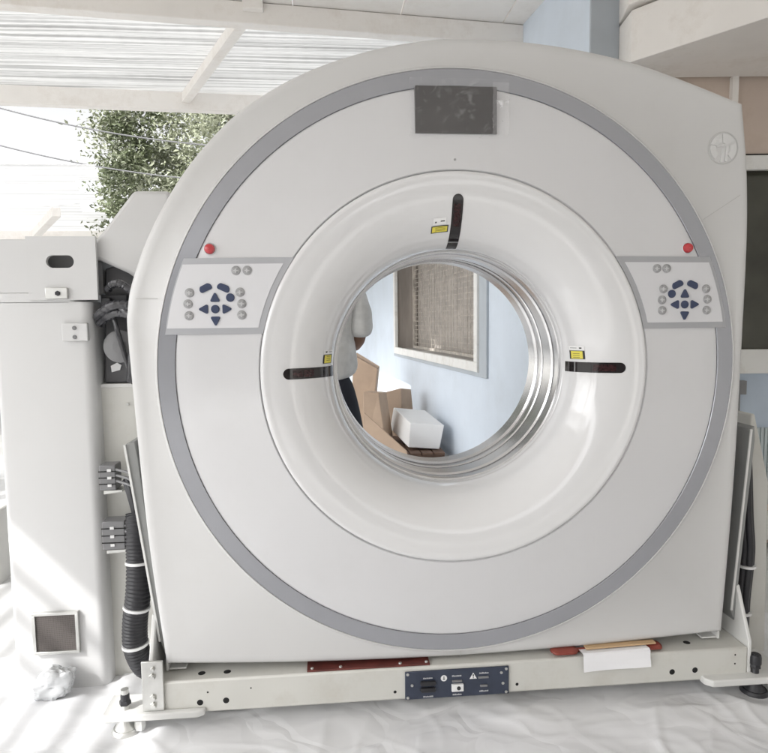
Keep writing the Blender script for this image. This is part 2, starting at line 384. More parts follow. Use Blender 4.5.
for j in range(31):
    for i in range(9):
        x = .098 + .046 * i / 8 + .004 * noise.noise(Vector((j * .6, i, 4))); z = .664 + .142 * j / 30
        vs.append((x, -.034 - .007 * abs(noise.noise(Vector((x * 60, z * 40, 1)))) - .004 * abs(noise.noise(Vector((x * 150, z * 90, 5)))), Z0 + z))
for j in range(30):
    for i in range(8): a = j * 9 + i; fs.append((a, a + 1, a + 10, a + 9))
mb.add(vs, fs).build('film_fold', M['film3'], disp, 30)
mb = MB(); mb.disc((-.008, ydish(.597) + .001, Z0 + .597), (0, -1, 0), .0035, .003, 12); mb.build('sensor_dot', M['btn'], sc)

# ---- laser windows on the funnel with warning labels
def fsurf(t, ang, lat, off):       # point on the funnel: profile parameter t, bearing ang, sideways lat metres
    r, y = fun(t); e = 1e-3; r2, y2 = fun(t + e)
    dr, dy = r2 - r, y2 - y; l = math.hypot(dr, dy); nr, ny = dy / l, dr / l         # normal toward axis/front
    if ny > 0: nr, ny = -nr, -ny
    rr = r - abs(nr) * off; yy = y - abs(ny) * off
    a = ang + lat / rr
    return (rr * math.cos(a), yy, Z0 + rr * math.sin(a))
def fgrid(ang, t0, t1, l0, l1, off, nt=24, nl=4, rnd=False):
    vs = []; fs = []
    for i in range(nt + 1):
        t = t0 + (t1 - t0) * (i / nt) ** (2.2 if rnd else 1)
        k = 1.
        if rnd:
            s0 = .185 * (math.sin(t) - math.sin(t0)); hw = (l1 - l0) / 2
            if s0 < hw: k = math.sqrt(max(.0, 1 - ((hw - s0) / hw) ** 2)) if s0 > 0 else .12
        for j in range(nl + 1):
            lat = (l0 + l1) / 2 + (l1 - l0) * (j / nl - .5) * k
            vs.append(fsurf(t, ang, lat, off))
    w = nl + 1
    for i in range(nt):
        for j in range(nl): fs.append((i * w + j, i * w + j + 1, (i + 1) * w + j + 1, (i + 1) * w + j))
    return vs, fs
for ang, (lt0, lt1), (ll0, ll1) in ((PI / 2, (R(42), R(50)), (.022, .072)), (PI, (R(56), R(74)), (-.050, -.024)), (0, (R(52), R(72)), (.024, .050))):
    mb = MB(); mb.add(*fgrid(ang, R(13.5), R(82), -.0155, .0155, .0012, 40, 6, True)); mb.cur = 1
    mb.add(*fgrid(ang, R(22), R(44), -.010, .010, .0016, 10, 4)); mb.cur = 2
    mb.add(*fgrid(ang, R(64), R(66), -.0150, .0150, .0017, 3, 4)); 
    mb.build('laser_window', [M['slit'], M['slitred'], M['conn']], sc, 60)
    mb = MB(); mb.add(*fgrid(ang, lt0, lt1, ll0, ll1, .0012, 5, 5)); mb.cur = 1
    dt = (lt1 - lt0) * .12; dl = (ll1 - ll0) * .06
    mb.add(*fgrid(ang, lt0 + dt, lt1 - dt, ll0 + dl, ll1 - dl, .0016, 5, 5)); mb.cur = 2
    if ang == PI / 2:
        mb.add(*fgrid(ang, lt0 - R(8), lt0 - R(1), ll0 + .008, ll1 - .004, .0012, 4, 4)); mb.cur = 0
        mb.add(*fgrid(ang, lt0 - R(4.5), lt0 - R(3), ll1 - .014, ll1 - .010, .0017, 2, 2)); mb.add(*fgrid(ang, lt0 - R(5), lt0 - R(4), ll0 + .012, ll0 + .024, .0017, 2, 2))
        for q in range(3): mb.add(*fgrid(ang, lt0 + dt * 2 + (lt1 - lt0) * .2 * q, lt0 + dt * 2.4 + (lt1 - lt0) * .2 * q, ll0 + .008, ll1 - .012, .002, 2, 4))
    else:
        s_ = 1 if ang == 0 else -1
        a, b = (ll1 + .002, ll1 + .014) if s_ > 0 else (ll0 - .014, ll0 - .002)
        mb.add(*fgrid(ang, lt0, lt1, a, b, .0012, 4, 4)); mb.cur = 0
        mb.add(*fgrid(ang, lt0 + R(3), lt0 + R(6), a + .004, b - .004, .0017, 2, 2)); mb.add(*fgrid(ang, lt0 + R(9), lt1 - R(2), (a + b) / 2 - .0007, (a + b) / 2 + .0007, .0017, 2, 2))
        for q in range(3):
            c = ll0 + dl * 3 + (ll1 - ll0) * .22 * q; mb.add(*fgrid(ang, lt0 + dt * 2.5, lt1 - dt * 2.2, c, c + .0012, .002, 4, 2))
    mb.build('warning_label', [M['ink'], M['yellow'], M['white']], sc, 60)

# ---- round emblem, upper right
mb = MB(); mb.lathe_y([(.0475, .001), (.0475, -.0015), (.0445, -.0015), (.0445, .001)], 48, .803, Z0 + .645); mb.cur = 1
ex, ez = .803, Z0 + .645
def arcstrip(r0, r1, a0, a1, y=-.0022):
    q = [(ex + r * math.cos(a), ez + r * math.sin(a)) for r, aa in ((r0, 1), (r1, -1)) for a in [R(a0 + (a1 - a0) * (k / 10 if aa > 0 else 1 - k / 10)) for k in range(11)]]
    mb.prism_y(q, y, .001)
for a in ((.014, .040, 35, 95), (.018, .041, 100, 165), (.022, .041, 172, 232), (.022, .041, -52, 20)): arcstrip(*a)
for (xa, xb, za, zb) in ((-.008, .001, -.041, -.002), (.006, .013, -.039, .004)):
    mb.prism_y([(ex + xa, ez + za), (ex + xb, ez + za), (ex + xb + .003, ez + zb), (ex + xa + .003, ez + zb)], -.0022, .001)
mb.prism_y([(ex - .020, ez + .001), (ex + .012, ez + .009), (ex + .012, ez + .014), (ex - .020, ez + .006)], -.0024, .001)
mb.build('emblem', [M['logogr'], M['logo']], sc, 40)

# ---- rear shell behind the front cover (with the bore left open)
mb = MB()
def shell(prof):
    vs = []
    for (kind, val, y) in prof:
        for (x, z) in outl:
            r = math.hypot(x, z); rr = val if kind == 'c' else r - val
            vs.append((x / r * rr, y, Z0 + z / r * rr))
    fs = [(i * n + k, i * n + (k + 1) % n, (i + 1) * n + (k + 1) % n, (i + 1) * n + k) for i in range(len(prof) - 1) for k in range(n)]
    return vs, fs
mb.add(*shell([('e', .02, .12), ('e', .02, .34), ('e', .05, .39), ('c', .40, .40), ('c', .386, .40)]))
mb.build('rear_cover', M['cover'], sc, 45)
# sloping shoulder reaching over to the cabinet
mb = MB(); mb.prism_y([(-1.155, 1.395), (-1.077, 1.476), (-.972, 1.608), (-.86, 1.608), (-.86, 1.30), (-.955, 1.318), (-1.0, 1.352), (-1.085, 1.392)], .26, .36)
mb.build('shoulder_cover', M['cover'], sc, 40, bevel=.012)
# dark tilt drive under the shoulder: housing, round motor and film-wrapped cables
mb = MB(); mb.prism_y([(-1.105, .999), (-.955, .999), (-.955, 1.41), (-1.085, 1.37)], .31, .46)
td = mb.build('tilt_drive', M['drive'], sc, bevel=.006)
mb = MB(); mb.tube([(-1.035, .31, 1.12), (-1.035, .262, 1.12), (-1.035, .258, 1.12)], .05, 28, [.052, .052, .046]); mb.tube([(-1.035, .2585, 1.12), (-1.035, .25, 1.12)], .02, 16)
mb.build('motor', M['conn'], td)
for (x, z) in ((-1.075, 1.155), (-.995, 1.155), (-1.075, 1.085), (-.995, 1.085)): MB().disc((x, .309, z), (0, -1, 0), .006, .006, 6).build('bolt', M['zinc'], td)
mb = MB(); mb.box(-1.09, -1.01, .27, .312, 1.235, 1.285); mb.box(-1.08, -1.055, .25, .27, 1.245, 1.275); mb.build('plug_block', M['black'], td, bevel=.003)
mb = MB(); mb.prism_y([(-1.078, 1.035), (-1.052, 1.042), (-1.046, 1.058), (-1.060, 1.066), (-1.080, 1.056)], .304, .3085); mb.build('drive_tag', M['white'], td)
mb = MB(); mb.box(-.965, -.90, .17, .23, 1.25, 1.315); mb.build('hinge_block', M['basewhite'], sc, bevel=.004)
crg = random.Random(5)
for (a, b, r) in (((-1.10, .265, 1.215), (-.945, .2, 1.235), .015), ((-1.095, .27, 1.195), (-.95, .21, 1.205), .013), ((-1.06, .25, 1.30), (-.97, .22, 1.285), .012), ((-1.07, .26, 1.255), (-.95, .2, 1.18), .010), ((-1.01, .27, 1.01), (-.955, .21, 1.16), .011), ((-.985, .27, 1.0), (-.95, .22, 1.10), .009), ((-1.06, .26, 1.26), (-1.0, .27, 1.0), .008)):
    a = Vector(a); b = Vector(b); o_ = Vector((0, -.025, .025))
    pts = [a.lerp(b, t / 30) + o_ * math.sin(PI * t / 30) for t in range(31)]
    MB().tube(pts, r, 12, [r * (1 + .10 * crg.uniform(-1, 1)) for _ in pts]).build('wrapped_cable', M['wrap'], td, 25)

# ---- thin side panels hanging beside the front cover
for pts in ([(-.968, .842), (-.942, .850), (-.934, .80), (-.879, .195), (-.892, .243)], [(.958, .835), (.972, .845), (.975, .80), (.927, .205), (.913, .243)]):
    sx = -1 if pts[0][0] < 0 else 1
    mb = MB(); mb.prism_y([(x, z) for x, z in pts], .05, .30)
    sp = mb.build('side_panel', M['sidegrey'], sc, bevel=.002)
    a = Vector((pts[0][0], .047, pts[0][1])); b = Vector((pts[4][0], .047, pts[4][1]))
    MB().bar(a + Vector((.001 * sx, 0, 0)), b + Vector((.001 * sx, 0, 0)), .005, .006, up=(1, 0, 0)).build('panel_edge', M['basewhite'], sp)
for (x0, x1) in ((-.874, -.866), (.858, .866)):
    s_ = 1 if x0 < 0 else -1
    mb = MB(); mb.box(x0, x1, .03, .2, .158, .26); mb.box(min(x1, x1 + s_ * .0) - (.05 if s_ < 0 else -.0) - (.008 if s_ < 0 else 0), x1 + (.05 if s_ > 0 else -.008), .035, .15, .158, .164)
    mb.build('cover_bracket', M['basewhite'], sc, bevel=.002)

# ---- base beam
base = None
mb = MB(); mb.box(-.902, .930, -.02, .34, .0515, .1515)
base = mb.build('base_beam', M['base'], sc, bevel=.006)
for (x, z, r) in ((-.768, .083, .0095), (-.693, .0845, .0095), (.68, .0855, .0095), (.755, .087, .0095), (-.193, .0775, .005), (.183, .0775, .005), (-.745, .113, .003), (-.62, .118, .0025), (.887, .129, .003), (.887, .10, .003), (.53, .118, .002)):
    MB().disc((x, -.018, z), (0, -1, 0), r, .0025, 18).build('bolt_hole', M['hole'], base)
for (x, y) in ((-.768, .018), (-.693, .018), (.755, .03), (.60, .03)):
    MB().disc((x, y, .1505), (0, 0, 1), .011, .0016, 18).build('bolt_hole', M['hole'], base)
# gussets and plates at the two ends
for sx, x0 in ((-1, -.902), (1, .930)):
    x1 = x0 + sx * .012
    mb = MB(); v = [(x0, -.0195, .0515), (x0, .30, .0515), (x0, .30, .325), (x0, .05, .325), (x0, -.0195, .17)]
    vs = v + [(x1, y, z) for _, y, z in v]
    mb.add(vs, [(0, 1, 2, 3, 4), (9, 8, 7, 6, 5)] + [(i, 5 + i, 5 + (i + 1) % 5, (i + 1) % 5) for i in range(5)])
    mb.build('gusset', M['basewhite'], sc, bevel=.003)
mb = MB(); mb.box(-.929, -.868, -.029, -.021, .071, .221)
pl = mb.build('zinc_bracket', M['zinc'], sc, bevel=.002)
for z in (.200, .176, .113, .09):
    mb = MB(); mb.disc((-.898 + (.003 if z > .19 else 0), -.029, z), (0, -1, 0), .010 if z < .19 else .006, .006, 6); mb.disc((-.895, -.0345, z), (0, -1, 0), .0055, .006, 10)
    mb.build('bracket_bolt', M['zinc'], pl)
# outrigger feet
for sx in (-1, 1):
    xa, xb = (-1.045, -.752) if sx < 0 else (.776, 1.06)
    mb = MB(); mb.prism_z([(xa + .012, -.042), (xb - .02, -.042), (xb, -.03), (xb, -.0205), (-.918, -.0205), (-.918, .07), (xa, .07), (xa, -.03)] if sx < 0 else [(xa + .02, -.055), (xb, -.055), (xb, .12), (xa, .12), (xa, -.0205), (xa, -.035)], .0495 if sx < 0 else .046, .070 if sx < 0 else .068)
    og = mb.build('outrigger_plate', M['basewhite'], sc, bevel=.004)
    fx = -.985 if sx < 0 else .955
    mb = MB(); fy = -.005 if sx < 0 else -.02
    mb.tube([(fx, fy, .012), (fx, fy, .02), (fx, fy, .045), (fx, fy, .13)], .01, 14, [.034, .03, .012, .011])
    mb.build('levelling_foot', M['zinc'] if sx < 0 else M['black'], og)
    mb = MB(); mb.disc((fx, fy, .085), (0, 0, 1), .017, .012, 6); mb.disc((fx, fy, .097), (0, 0, 1), .013 if sx < 0 else .018, .02 if sx < 0 else .03, 12)
    mb.build('levelling_bolt', M['black'], og)
    mb = MB(); mb.tube([(fx, fy, .0), (fx, fy, .008), (fx, fy, .016)], .04, 20, [.042, .042, .036]); mb.build('foot_pad', M['zinc'] if sx < 0 else M['black'], og)
    mb = MB(); mb.disc((fx + .045, fy - .02, .048), (0, 0, -1), .016, .03, 6); mb.build('lock_nut', M['zinc'], og)
# tall rear columns beside the gantry
mb = MB(); mb.box(-1.125, -.955, .30, .50, .0, .993); col_l = mb.build('column', M['base'], sc, bevel=.006)
mb = MB(); mb.box(-1.128, -.952, .297, .503, .985, .998); mb.build('column_cap', M['basewhite'], col_l, bevel=.002)
mb = MB(); mb.prism_y([(1.066, 0), (1.150, 0), (1.138, .62), (1.078, .86), (1.062, .86)], .2, .34); mb.build('column', M['base'], sc, bevel=.006)
for q in ((-1.03, .296, .93), (-1.02, .296, .80), (-1.03, .296, .70)):
    MB().disc(q, (0, -1, 0), .005, .003, 10).build('column_screw', M['zinc'], sc)
# blue connector plate
mb = MB(); mb.box(-.163, .156, -.026, -.0205, .053, .1405)
bp = mb.build('connector_plate', M['blueplate'], sc, bevel=.002)
for x, z in ((-.155, .133), (-.155, .06), (.147, .133), (.147, .06), (-.142, .098), (.137, .088), (.132, .122)):
    MB().disc((x, -.0255, z), (0, -1, 0), .0045, .003, 10).build('plate_screw', M['zinc'], bp)
for z in (.104, .084):
    mb = MB(); mb.prism_y([(-.114, z - .006), (-.074, z - .006), (-.070, z), (-.073, z + .007), (-.115, z + .007), (-.118, z)], -.036, -.0258); mb.build('socket', M['black'], bp, bevel=.001)
mb = MB(); mb.box(-.022, .014, -.034, -.0258, .074, .096); sw = mb.build('switch', M['white'], bp, bevel=.001)
MB().disc((-.001, -.034, .085), (0, -1, 0), .006, .002, 14).build('switch_dial', M['black'], sw)
for (x0, x1, z) in ((-.020, .010, .1015), (.060, .092, .109), (.066, .088, .082)):
    MB().box(x0, x1, -.031, -.0258, z, z + .006).build('socket', M['conn'], bp, bevel=.001)
rr = random.Random(3)
for (xc, z) in ((-.094, .118), (-.094, .060), (-.006, .120), (-.004, .061), (.078, .124), (.078, .067)):
    mb = MB(); x = xc - .014
    while x < xc + .014:
        w = rr.uniform(.0018, .0034); mb.box(x, x + w, -.0266, -.0258, z - .002, z + rr.uniform(.001, .0026)); x += w + .001
    mb.build('plate_marking', M['btnmark'], bp, 0)
mb = MB(); mb.lathe_y([(.0001, -.0268), (.0095, -.0268), (.0095, -.0258)], 24, -.045, .115)
mb.cur = 1; mb.prism_y([(-.049, .113), (-.041, .113), (-.045, .110)], -.0274, -.0266); mb.box(-.0462, -.0438, -.0274, -.0266, .113, .121)
mb.build('round_symbol', [M['white'], M['ink']], bp, 0)
mb = MB(); mb.prism_y([(.034, .108), (.056, .108), (.045, .127)], -.0268, -.0258)
mb.cur = 1; mb.prism_y([(.0435, .115), (.0465, .115), (.0472, .122), (.0428, .122)], -.0274, -.0266); mb.box(.0436, .0464, -.0274, -.0266, .110, .1128)
mb.build('warning_triangle', [M['white'], M['ink']], bp, 0)
# red transport strip under the cover
mb = MB(); mb.box(-.455, -.085, -.014, .05, .1518, .157)
rs = mb.build('red_strip', M['redsteel'], sc, bevel=.001)
for x in (-.44, -.355, -.175, -.095): MB().disc((x, -.004, .1565), (0, 0, 1), .005, .004, 10).build('strip_screw', M['zinc'], rs)

# ---- cable harnesses
def ribbed(path_fn, N, r0, r1):
    pts = []; rad = []
    for i in range(N + 1):
        t = i / N; pts.append(path_fn(t)); rad.append(r0 if (i % 4) < 2 else r1)
    return pts, rad
def spl(pts):
    pts = [Vector(p) for p in pts]
    def f(t):
        k = t * (len(pts) - 1); i = min(int(k), len(pts) - 2); u = k - i
        p0 = pts[max(i - 1, 0)]; p1 = pts[i]; p2 = pts[i + 1]; p3 = pts[min(i + 2, len(pts) - 1)]
        return .5 * (2 * p1 + (p2 - p0) * u + (2 * p0 - 5 * p1 + 4 * p2 - p3) * u * u + (3 * p1 - p0 - 3 * p2 + p3) * u ** 3)
    return f
f = spl([(-.975, .17, .60), (-.970, .14, .53), (-.968, .13, .45), (-.972, .12, .36), (-.985, .12, .27), (-.985, .12, .19), (-.965, .14, .12), (-.935, .19, .085)])
p_, r_ = ribbed(f, 220, .038, .034)
hose = MB().tube(p_, .04, 18, r_).build('corrugated_hose', M['black'], sc, 60)
for t in (.27, .49, .69):
    q = f(t); d = (f(t + .01) - f(t - .01)).normalized() * .004
    MB().tube([q - d, q + d], .0405, 20).build('cable_tie', M['tie'], hose)
f2 = spl([(-1.0, .2, .70), (-.985, .17, .66), (-.975, .16, .60)])
for k in range(4):
    o = Vector((.012 * (k - 1.5), -.01 * (k % 2), .01 * k)); MB().tube([f2(t / 8) + o * (1 - t / 10) for t in range(9)], .012, 8).build('cable', M['black'], sc)
f3 = spl([(1.035, .2, .80), (1.02, .16, .70), (1.012, .13, .52), (1.022, .13, .40), (1.012, .13, .24), (1.01, .13, .10)])
for k in range(3):
    o = Vector((.012 * (k - 1), -.01 * (k % 2), 0)); MB().tube([f3(t / 30) + o for t in range(31)], .012, 10).build('cable', M['black'], sc)
for z, t in ((.38, .66), (.2, .86)):
    q = f3(t); MB().tube([q - Vector((0, 0, .004)), q + Vector((0, 0, .004))], .028, 16).build('cable_tie', M['tie'], sc)
# grey terminal blocks on the seam beside the cabinet
for (x0, x1, z0, z1) in ((-1.095, -1.045, .672, .752), (-1.095, -1.025, .48, .572)):
    mb = MB(); mb.box(x0, x1, .19, .25, z0, z1); t_ = mb.build('terminal_block', M['conn'], sc, bevel=.003)
    mb = MB(); h = (z1 - z0) / 4
    for k in range(1, 4): mb.box(x0 - .001, x1 + .001, .1885, .1915, z0 + h * k - .0015, z0 + h * k + .0015)
    mb.build('block_groove', M['hole'], t_)
    for k in range(3): MB().box(x0 + .026, x0 + .038, .186, .192, z0 + .012 + k * h * 1.2, z0 + .020 + k * h * 1.2).build('block_screw', M['tie'], t_)
    mb = MB(); mb.prism_y([(x0 + .012, z0 - .012), (x1 + .018, z0 - .006), (x1 + .018, z0), (x0 + .012, z0 - .001)], .19, .24); mb.build('block_plate', M['zinc'], t_)
    for k in range(3):
        a = Vector((x1 - .005, .2, z1 - .015 - k * .018)); b = Vector((-.955, .16, z1 - .045 - k * .02)); m_ = (a + b) / 2 + Vector((0, -.012, .012))
        MB().tube([a, m_, b], .0045, 8).build('wire_lead', M['conn'], t_)

# ================================================================== things resting on the base
pp = MB(); vs = []; N_ = 16
for i in range(N_ + 1):
    t = i / N_; x = .387 + .213 * t
    dz = .006 * t
    for (y, z) in ((.03, .1605 + dz), (-.027, .1665 + dz), (-.033, .162 + dz), (-.035, .14 + dz * .6), (-.038 + .003 * math.sin(t * 5), .112 + .007 * t)): vs.append((x, y, z))
fs = [(i * 5 + j, (i + 1) * 5 + j, (i + 1) * 5 + j + 1, i * 5 + j + 1) for i in range(N_) for j in range(4)]
pp.add(vs, fs); o = pp.build('paper_sheet', M['paper'], None, 0)
s = o.modifiers.new('thick', 'SOLIDIFY'); s.thickness = .0008
tag(o, 'white sheet of paper folded over the front of the scanner base at right', 'paper')
th = empty('hand_tool', (.47, .02, .152), 'orange red tool with rounded ends lying under the paper on the scanner base', 'tool')
for (xa, xb) in ((.298, .384), (.603, .655)):
    mb = MB(); N_ = 14; pts = []; rad = []
    for i in range(N_ + 1):
        t = i / N_; pts.append((xa + (xb - xa) * t, .005, .168)); e = min(t, 1 - t) * 2; rad.append(.015 * math.sqrt(max(.12, 1 - (1 - min(1, e * 2.2)) ** 2)))
    mb.tube(pts, .014, 14, rad); mb.v = [(x, y * 1.6, .1525 + (z - .153) * .62) for x, y, z in mb.v]; mb.build('grip', M['orange'], th)
mb = MB(); mb.tube([(.375, .01, .1605), (.61, .01, .1615)], .006, 12); mb.build('shank', M['orange'], th)
children_at(th)
wd = MB(); wd.hexa([(.405, -.010, .1685), (.63, -.010, .1745), (.63, .012, .1745), (.405, .012, .1685)], [(.405, -.010, .1735), (.63, -.010, .1795), (.63, .012, .1795), (.405, .012, .1735)])
o = wd.build('wooden_strip', M['tan'], None, bevel=.001); tag(o, 'narrow tan wooden strip lying on the white paper under the scanner cover', 'wood strip')

# ================================================================== EQUIPMENT CABINET (left)
cab = empty('equipment_cabinet', (-1.27, .35, 0), 'tall white metal equipment cabinet with a square vent near its foot, beside the scanner', 'cabinet')
mb = MB(); prof = []
x0, x1, y0, y1, rc = -1.408, -1.112, .24, .50, .032
pts = [(x0, y1)] + [(x0 + .02 - .02 * math.cos(R(a)), y0 + .02 - .02 * math.sin(R(a))) for a in range(0, 91, 15)] + [(x1 - rc + rc * math.sin(R(a)), y0 + rc - rc * math.cos(R(a))) for a in range(0, 91, 9)] + [(x1, y1)]
nn = len(pts); lv = [(.004, 0), (1.262, 0), (1.2625, 1), (1.47, 1)]
# main body; above it a narrower head
mb.prism_z(pts, .004, 1.262)
body = mb.build('body', M['cab'], cab, 35)
mb = MB(); mb.prism_z([(x - .035 if x > -1.2 else x, y) for x, y in pts], 1.2605, 1.29); mb.build('neck', M['cab'], cab, 35)
# head plate with an oblong hole (face sheet built round the hole)
mb = MB(); hx, hz, hw, hr = -1.193, 1.386, .022, .0195
hole = [(hx + (hw if math.cos(t) >= 0 else -hw) + hr * math.cos(t), hz + hr * math.sin(t)) for t in [2 * PI * (k + .5) / 32 for k in range(32)]]
ro = []
for (px, pz) in hole:
    a = math.atan2(pz - hz, px - hx); ca, sa = math.cos(a), math.sin(a)
    k = min(((-1.085 - hx) / ca) if ca > 1e-6 else 1e9, ((-1.292 - hx) / ca) if ca < -1e-6 else 1e9, ((1.463 - hz) / sa) if sa > 1e-6 else 1e9, ((1.268 - hz) / sa) if sa < -1e-6 else 1e9)
    ro.append((hx + ca * k, hz + sa * k))
for c in ((-1.085, 1.463), (-1.292, 1.463), (-1.292, 1.268), (-1.085, 1.268)):
    i = min(range(32), key=lambda q: (ro[q][0] - c[0]) ** 2 + (ro[q][1] - c[1]) ** 2); ro[i] = c
vs = [(x, .232, z) for x, z in hole] + [(x, .232, z) for x, z in ro] + [(x, .246, z) for x, z in hole] + [(x, .246, z) for x, z in ro]
fs = []
for k in range(32):
    k2 = (k + 1) % 32; fs += [(k, k2, 32 + k2, 32 + k), (64 + k, 96 + k, 96 + k2, 64 + k2), (k, 64 + k, 64 + k2, k2), (32 + k, 32 + k2, 96 + k2, 96 + k)]
mb.add(vs, fs); mb.build('head_plate', M['cab'], cab, 35)
mb = MB(); mb.box(-1.29, -1.09, .30, .46, 1.29, 1.455); mb.build('head_box', M['conn'], cab)
mb = MB(); mb.box(-1.408, -1.294, .2402, .49, 1.2905, 1.455); mb.build('side_box', M['cab'], cab, bevel=.002)
mb = MB(); mb.box(-1.238, -1.172, .220, .2315, 1.272, 1.306); b1 = mb.build('bracket', M['zinc'], cab, bevel=.002)
MB().disc((-1.20, .22, 1.288), (0, -1, 0), .008, .006, 6).build('bolt', M['black'], b1)
mb = MB(); mb.box(-1.196, -1.118, .222, .2395, 1.140, 1.196); b2 = mb.build('bracket', M['cab'], cab, bevel=.003)
for z in (1.153, 1.181): MB().disc((-1.157, .222, z), (0, -1, 0), .0065, .004, 8).build('bolt', M['conn'], b2)
# vent
mb = MB()
vx0, vx1, vz0, vz1 = -1.340, -1.196, .128, .268
for (a, b, c, d) in ((vx0, vx1, vz0, vz0 + .010), (vx0, vx1, vz1 - .010, vz1), (vx0, vx0 + .010, vz0 + .010, vz1 - .010), (vx1 - .010, vx1, vz0 + .010, vz1 - .010)): mb.box(a, b, .226, .2395, c, d)
vf = mb.build('vent_frame', M['zinc'], cab, bevel=.001)
mb = MB(); mb.box(vx0 + .010, vx1 - .010, .2325, .2395, vz0 + .010, vz1 - .010); mb.build('vent_mesh', M['mesh'], vf)
mb = MB()
for k in range(1, 30):
    x = vx0 + .010 + (vx1 - vx0 - .02) * k / 30; mb.box(x - .0006, x + .0006, .2315, .2325, vz0 + .010, vz1 - .010)
    z = vz0 + .010 + (vz1 - vz0 - .02) * k / 30; mb.box(vx0 + .010, vx1 - .010, .2308, .2318, z - .0006, z + .0006)
mb.build('vent_wires', M['meshw'], vf)
children_at(cab)

# small wrapped packet at the cabinet foot
mb = MB(); vs = []; fs = []; nu, nv = 60, 40
for j in range(nv + 1):
    for i in range(nu):
        a = 2 * PI * i / nu; ph = PI * j / nv; ca, sa = math.cos(a), math.sin(a); sp = math.sin(ph); cp_ = math.cos(ph)
        k = (abs(ca) ** 5 + abs(sa) ** 5) ** -.2; kz = (abs(cp_) ** 4 + abs(sp) ** 4) ** -.25
        q = Vector((ca * k * sp * kz, sa * k * sp * kz, cp_ * kz)); n_ = noise.noise(q * 1.6 + Vector((3, 1, 4))); n2_ = abs(noise.noise(q * 3.1))
        d = 1 + .16 * n_ - .22 * n2_
        vs.append((-1.262 + .055 * q.x * d + .012 * q.z, .185 + .030 * q.y * d, max(.006,   .056 + .048 * q.z * d)))
for j in range(nv):
    for i in range(nu): fs.append((j * nu + i, j * nu + (i + 1) % nu, (j + 1) * nu + (i + 1) % nu, (j + 1) * nu + i))
mb.add(vs, fs); o = mb.build('wrapped_packet', M['packet'], None, 35)
tag(o, 'small crumpled grey and white wrapped packet lying below the cabinet vent', 'packet')

# ================================================================== PLASTIC SHEET on the floor
def fold(x, y):
    q = Vector((x * 1.9, y * 2.6, 0)); w = Vector((noise.noise(q), noise.noise(q + Vector((9, 2, 1))), 0)) * .55
    h = .014 * (1 + noise.noise(q * .9)) + .014 * noise.noise(q * 2.1)
    for (k, ang, sharp, amp) in ((1.5, .4, 7, .008), (2.1, 1.9, 8, .006), (3.4, 1.1, 7, .0045), (5.2, 2.6, 6, .003), (8.5, .2, 5, .002), (13, 1.4, 4, .0012)):
        c, sn = math.cos(ang), math.sin(ang)
        p = Vector(((x * c + y * sn) * k, (-x * sn + y * c) * k * .55, k)) + w * .9
        n_ = noise.noise(p); msk = max(0, .35 + noise.noise(p * .45 + Vector((7, 3, k))))
        h += amp * 1.75 * max(0, 1 - abs(n_) * sharp) ** 1.5 * msk * 1.8 + amp * .5 * n_
    return max(0, h)
mb = MB(); vs = []; fs = []; nx, ny = 430, 220
for j in range(ny + 1):
    for i in range(nx + 1):
        x = -1.62 + 3.5 * i / nx; y = -1.25 + 1.72 * j / ny
        e = min(i, nx - i) / nx; 
        if i in (0, nx): x += .12 * noise.noise(Vector((y * 3, 0, 7)))
        if j == 0: y += .10 * noise.noise(Vector((x * 3, 1, 7)))
        h = fold(x, y)
        under = max(0, min(1, (y + .10) / .10)); h = min(h, .040) * (1 - .55 * under)
        for fx in (-.985, .955):
            dd = math.hypot(x - fx, y + .02)
            if dd < .11: h *= max(0, (dd - .045) / .065)
        if x < -1.09 and y > .13: h *= max(0, 1 - (y - .13) / .08)
        vs.append((x, y, .004 + h))
for j in range(ny):
    for i in range(nx):
        a = j * (nx + 1) + i; fs.append((a, a + 1, a + nx + 2, a + nx + 1))
mb.add(vs, fs); o = mb.build('plastic_sheet', M['plastic'], None, 80)
tag(o, 'wrinkled white plastic sheet spread over the floor under the scanner', 'plastic sheet')

# ================================================================== SETTING
mb = MB(); mb.add([(-120, -120, -.02), (120, -120, -.02), (120, 200, -.02), (-120, 200, -.02)], [(0, 1, 2, 3)])
tag(mb.build('ground', M['ground'], None, 0), kind='structure')
mb = MB(); mb.box(-3.3, 2.8, -6.8, 16, -.15, 0)
tag(mb.build('floor', M['floor'], None, 0), kind='structure')

# ---- house: blue side wall with barred window, front wall, ceiling, soffit
A = Vector((.865, 1.804)); wd_ = Vector((math.sin(R(-5.7)), math.cos(R(-5.7)))); wn = Vector((wd_.y, -wd_.x))   # wn points into the wall (+x)
def W(s, dpt, z):
    q = A + wd_ * s + wn * dpt; return (q.x, q.y, z)
def wbox(mb, s0, s1, d0, d1, z0, z1):
    mb.hexa([W(s0, d0, z0), W(s0, d1, z0), W(s1, d1, z0), W(s1, d0, z0)], [W(s0, d0, z1), W(s0, d1, z1), W(s1, d1, z1), W(s1, d0, z1)])
house = empty('house', (1.0, 1.4, 0), 'house with a pale blue side wall and white boarded porch ceiling behind the scanner', 'house')
WS0, WS1, WZ0, WZ1 = 1.05, 4.02, .84, 2.08
mb = MB()
wbox(mb, -.53, 14, 0, .26, -.02, WZ0); wbox(mb, -.53, 14, 0, .26, WZ1, 3.2)
wbox(mb, -.53, WS0, 0, .26, WZ0, WZ1); wbox(mb, WS1, 14, 0, .26, WZ0, WZ1)
mb.build('side_wall', M['bluewall'], house, 0)
mb = MB(); wbox(mb, -.545, -.5305, -.002, .15, 0, 2.955); mb.build('corner_board', M['greyblue'], house, 0, bevel=.004)
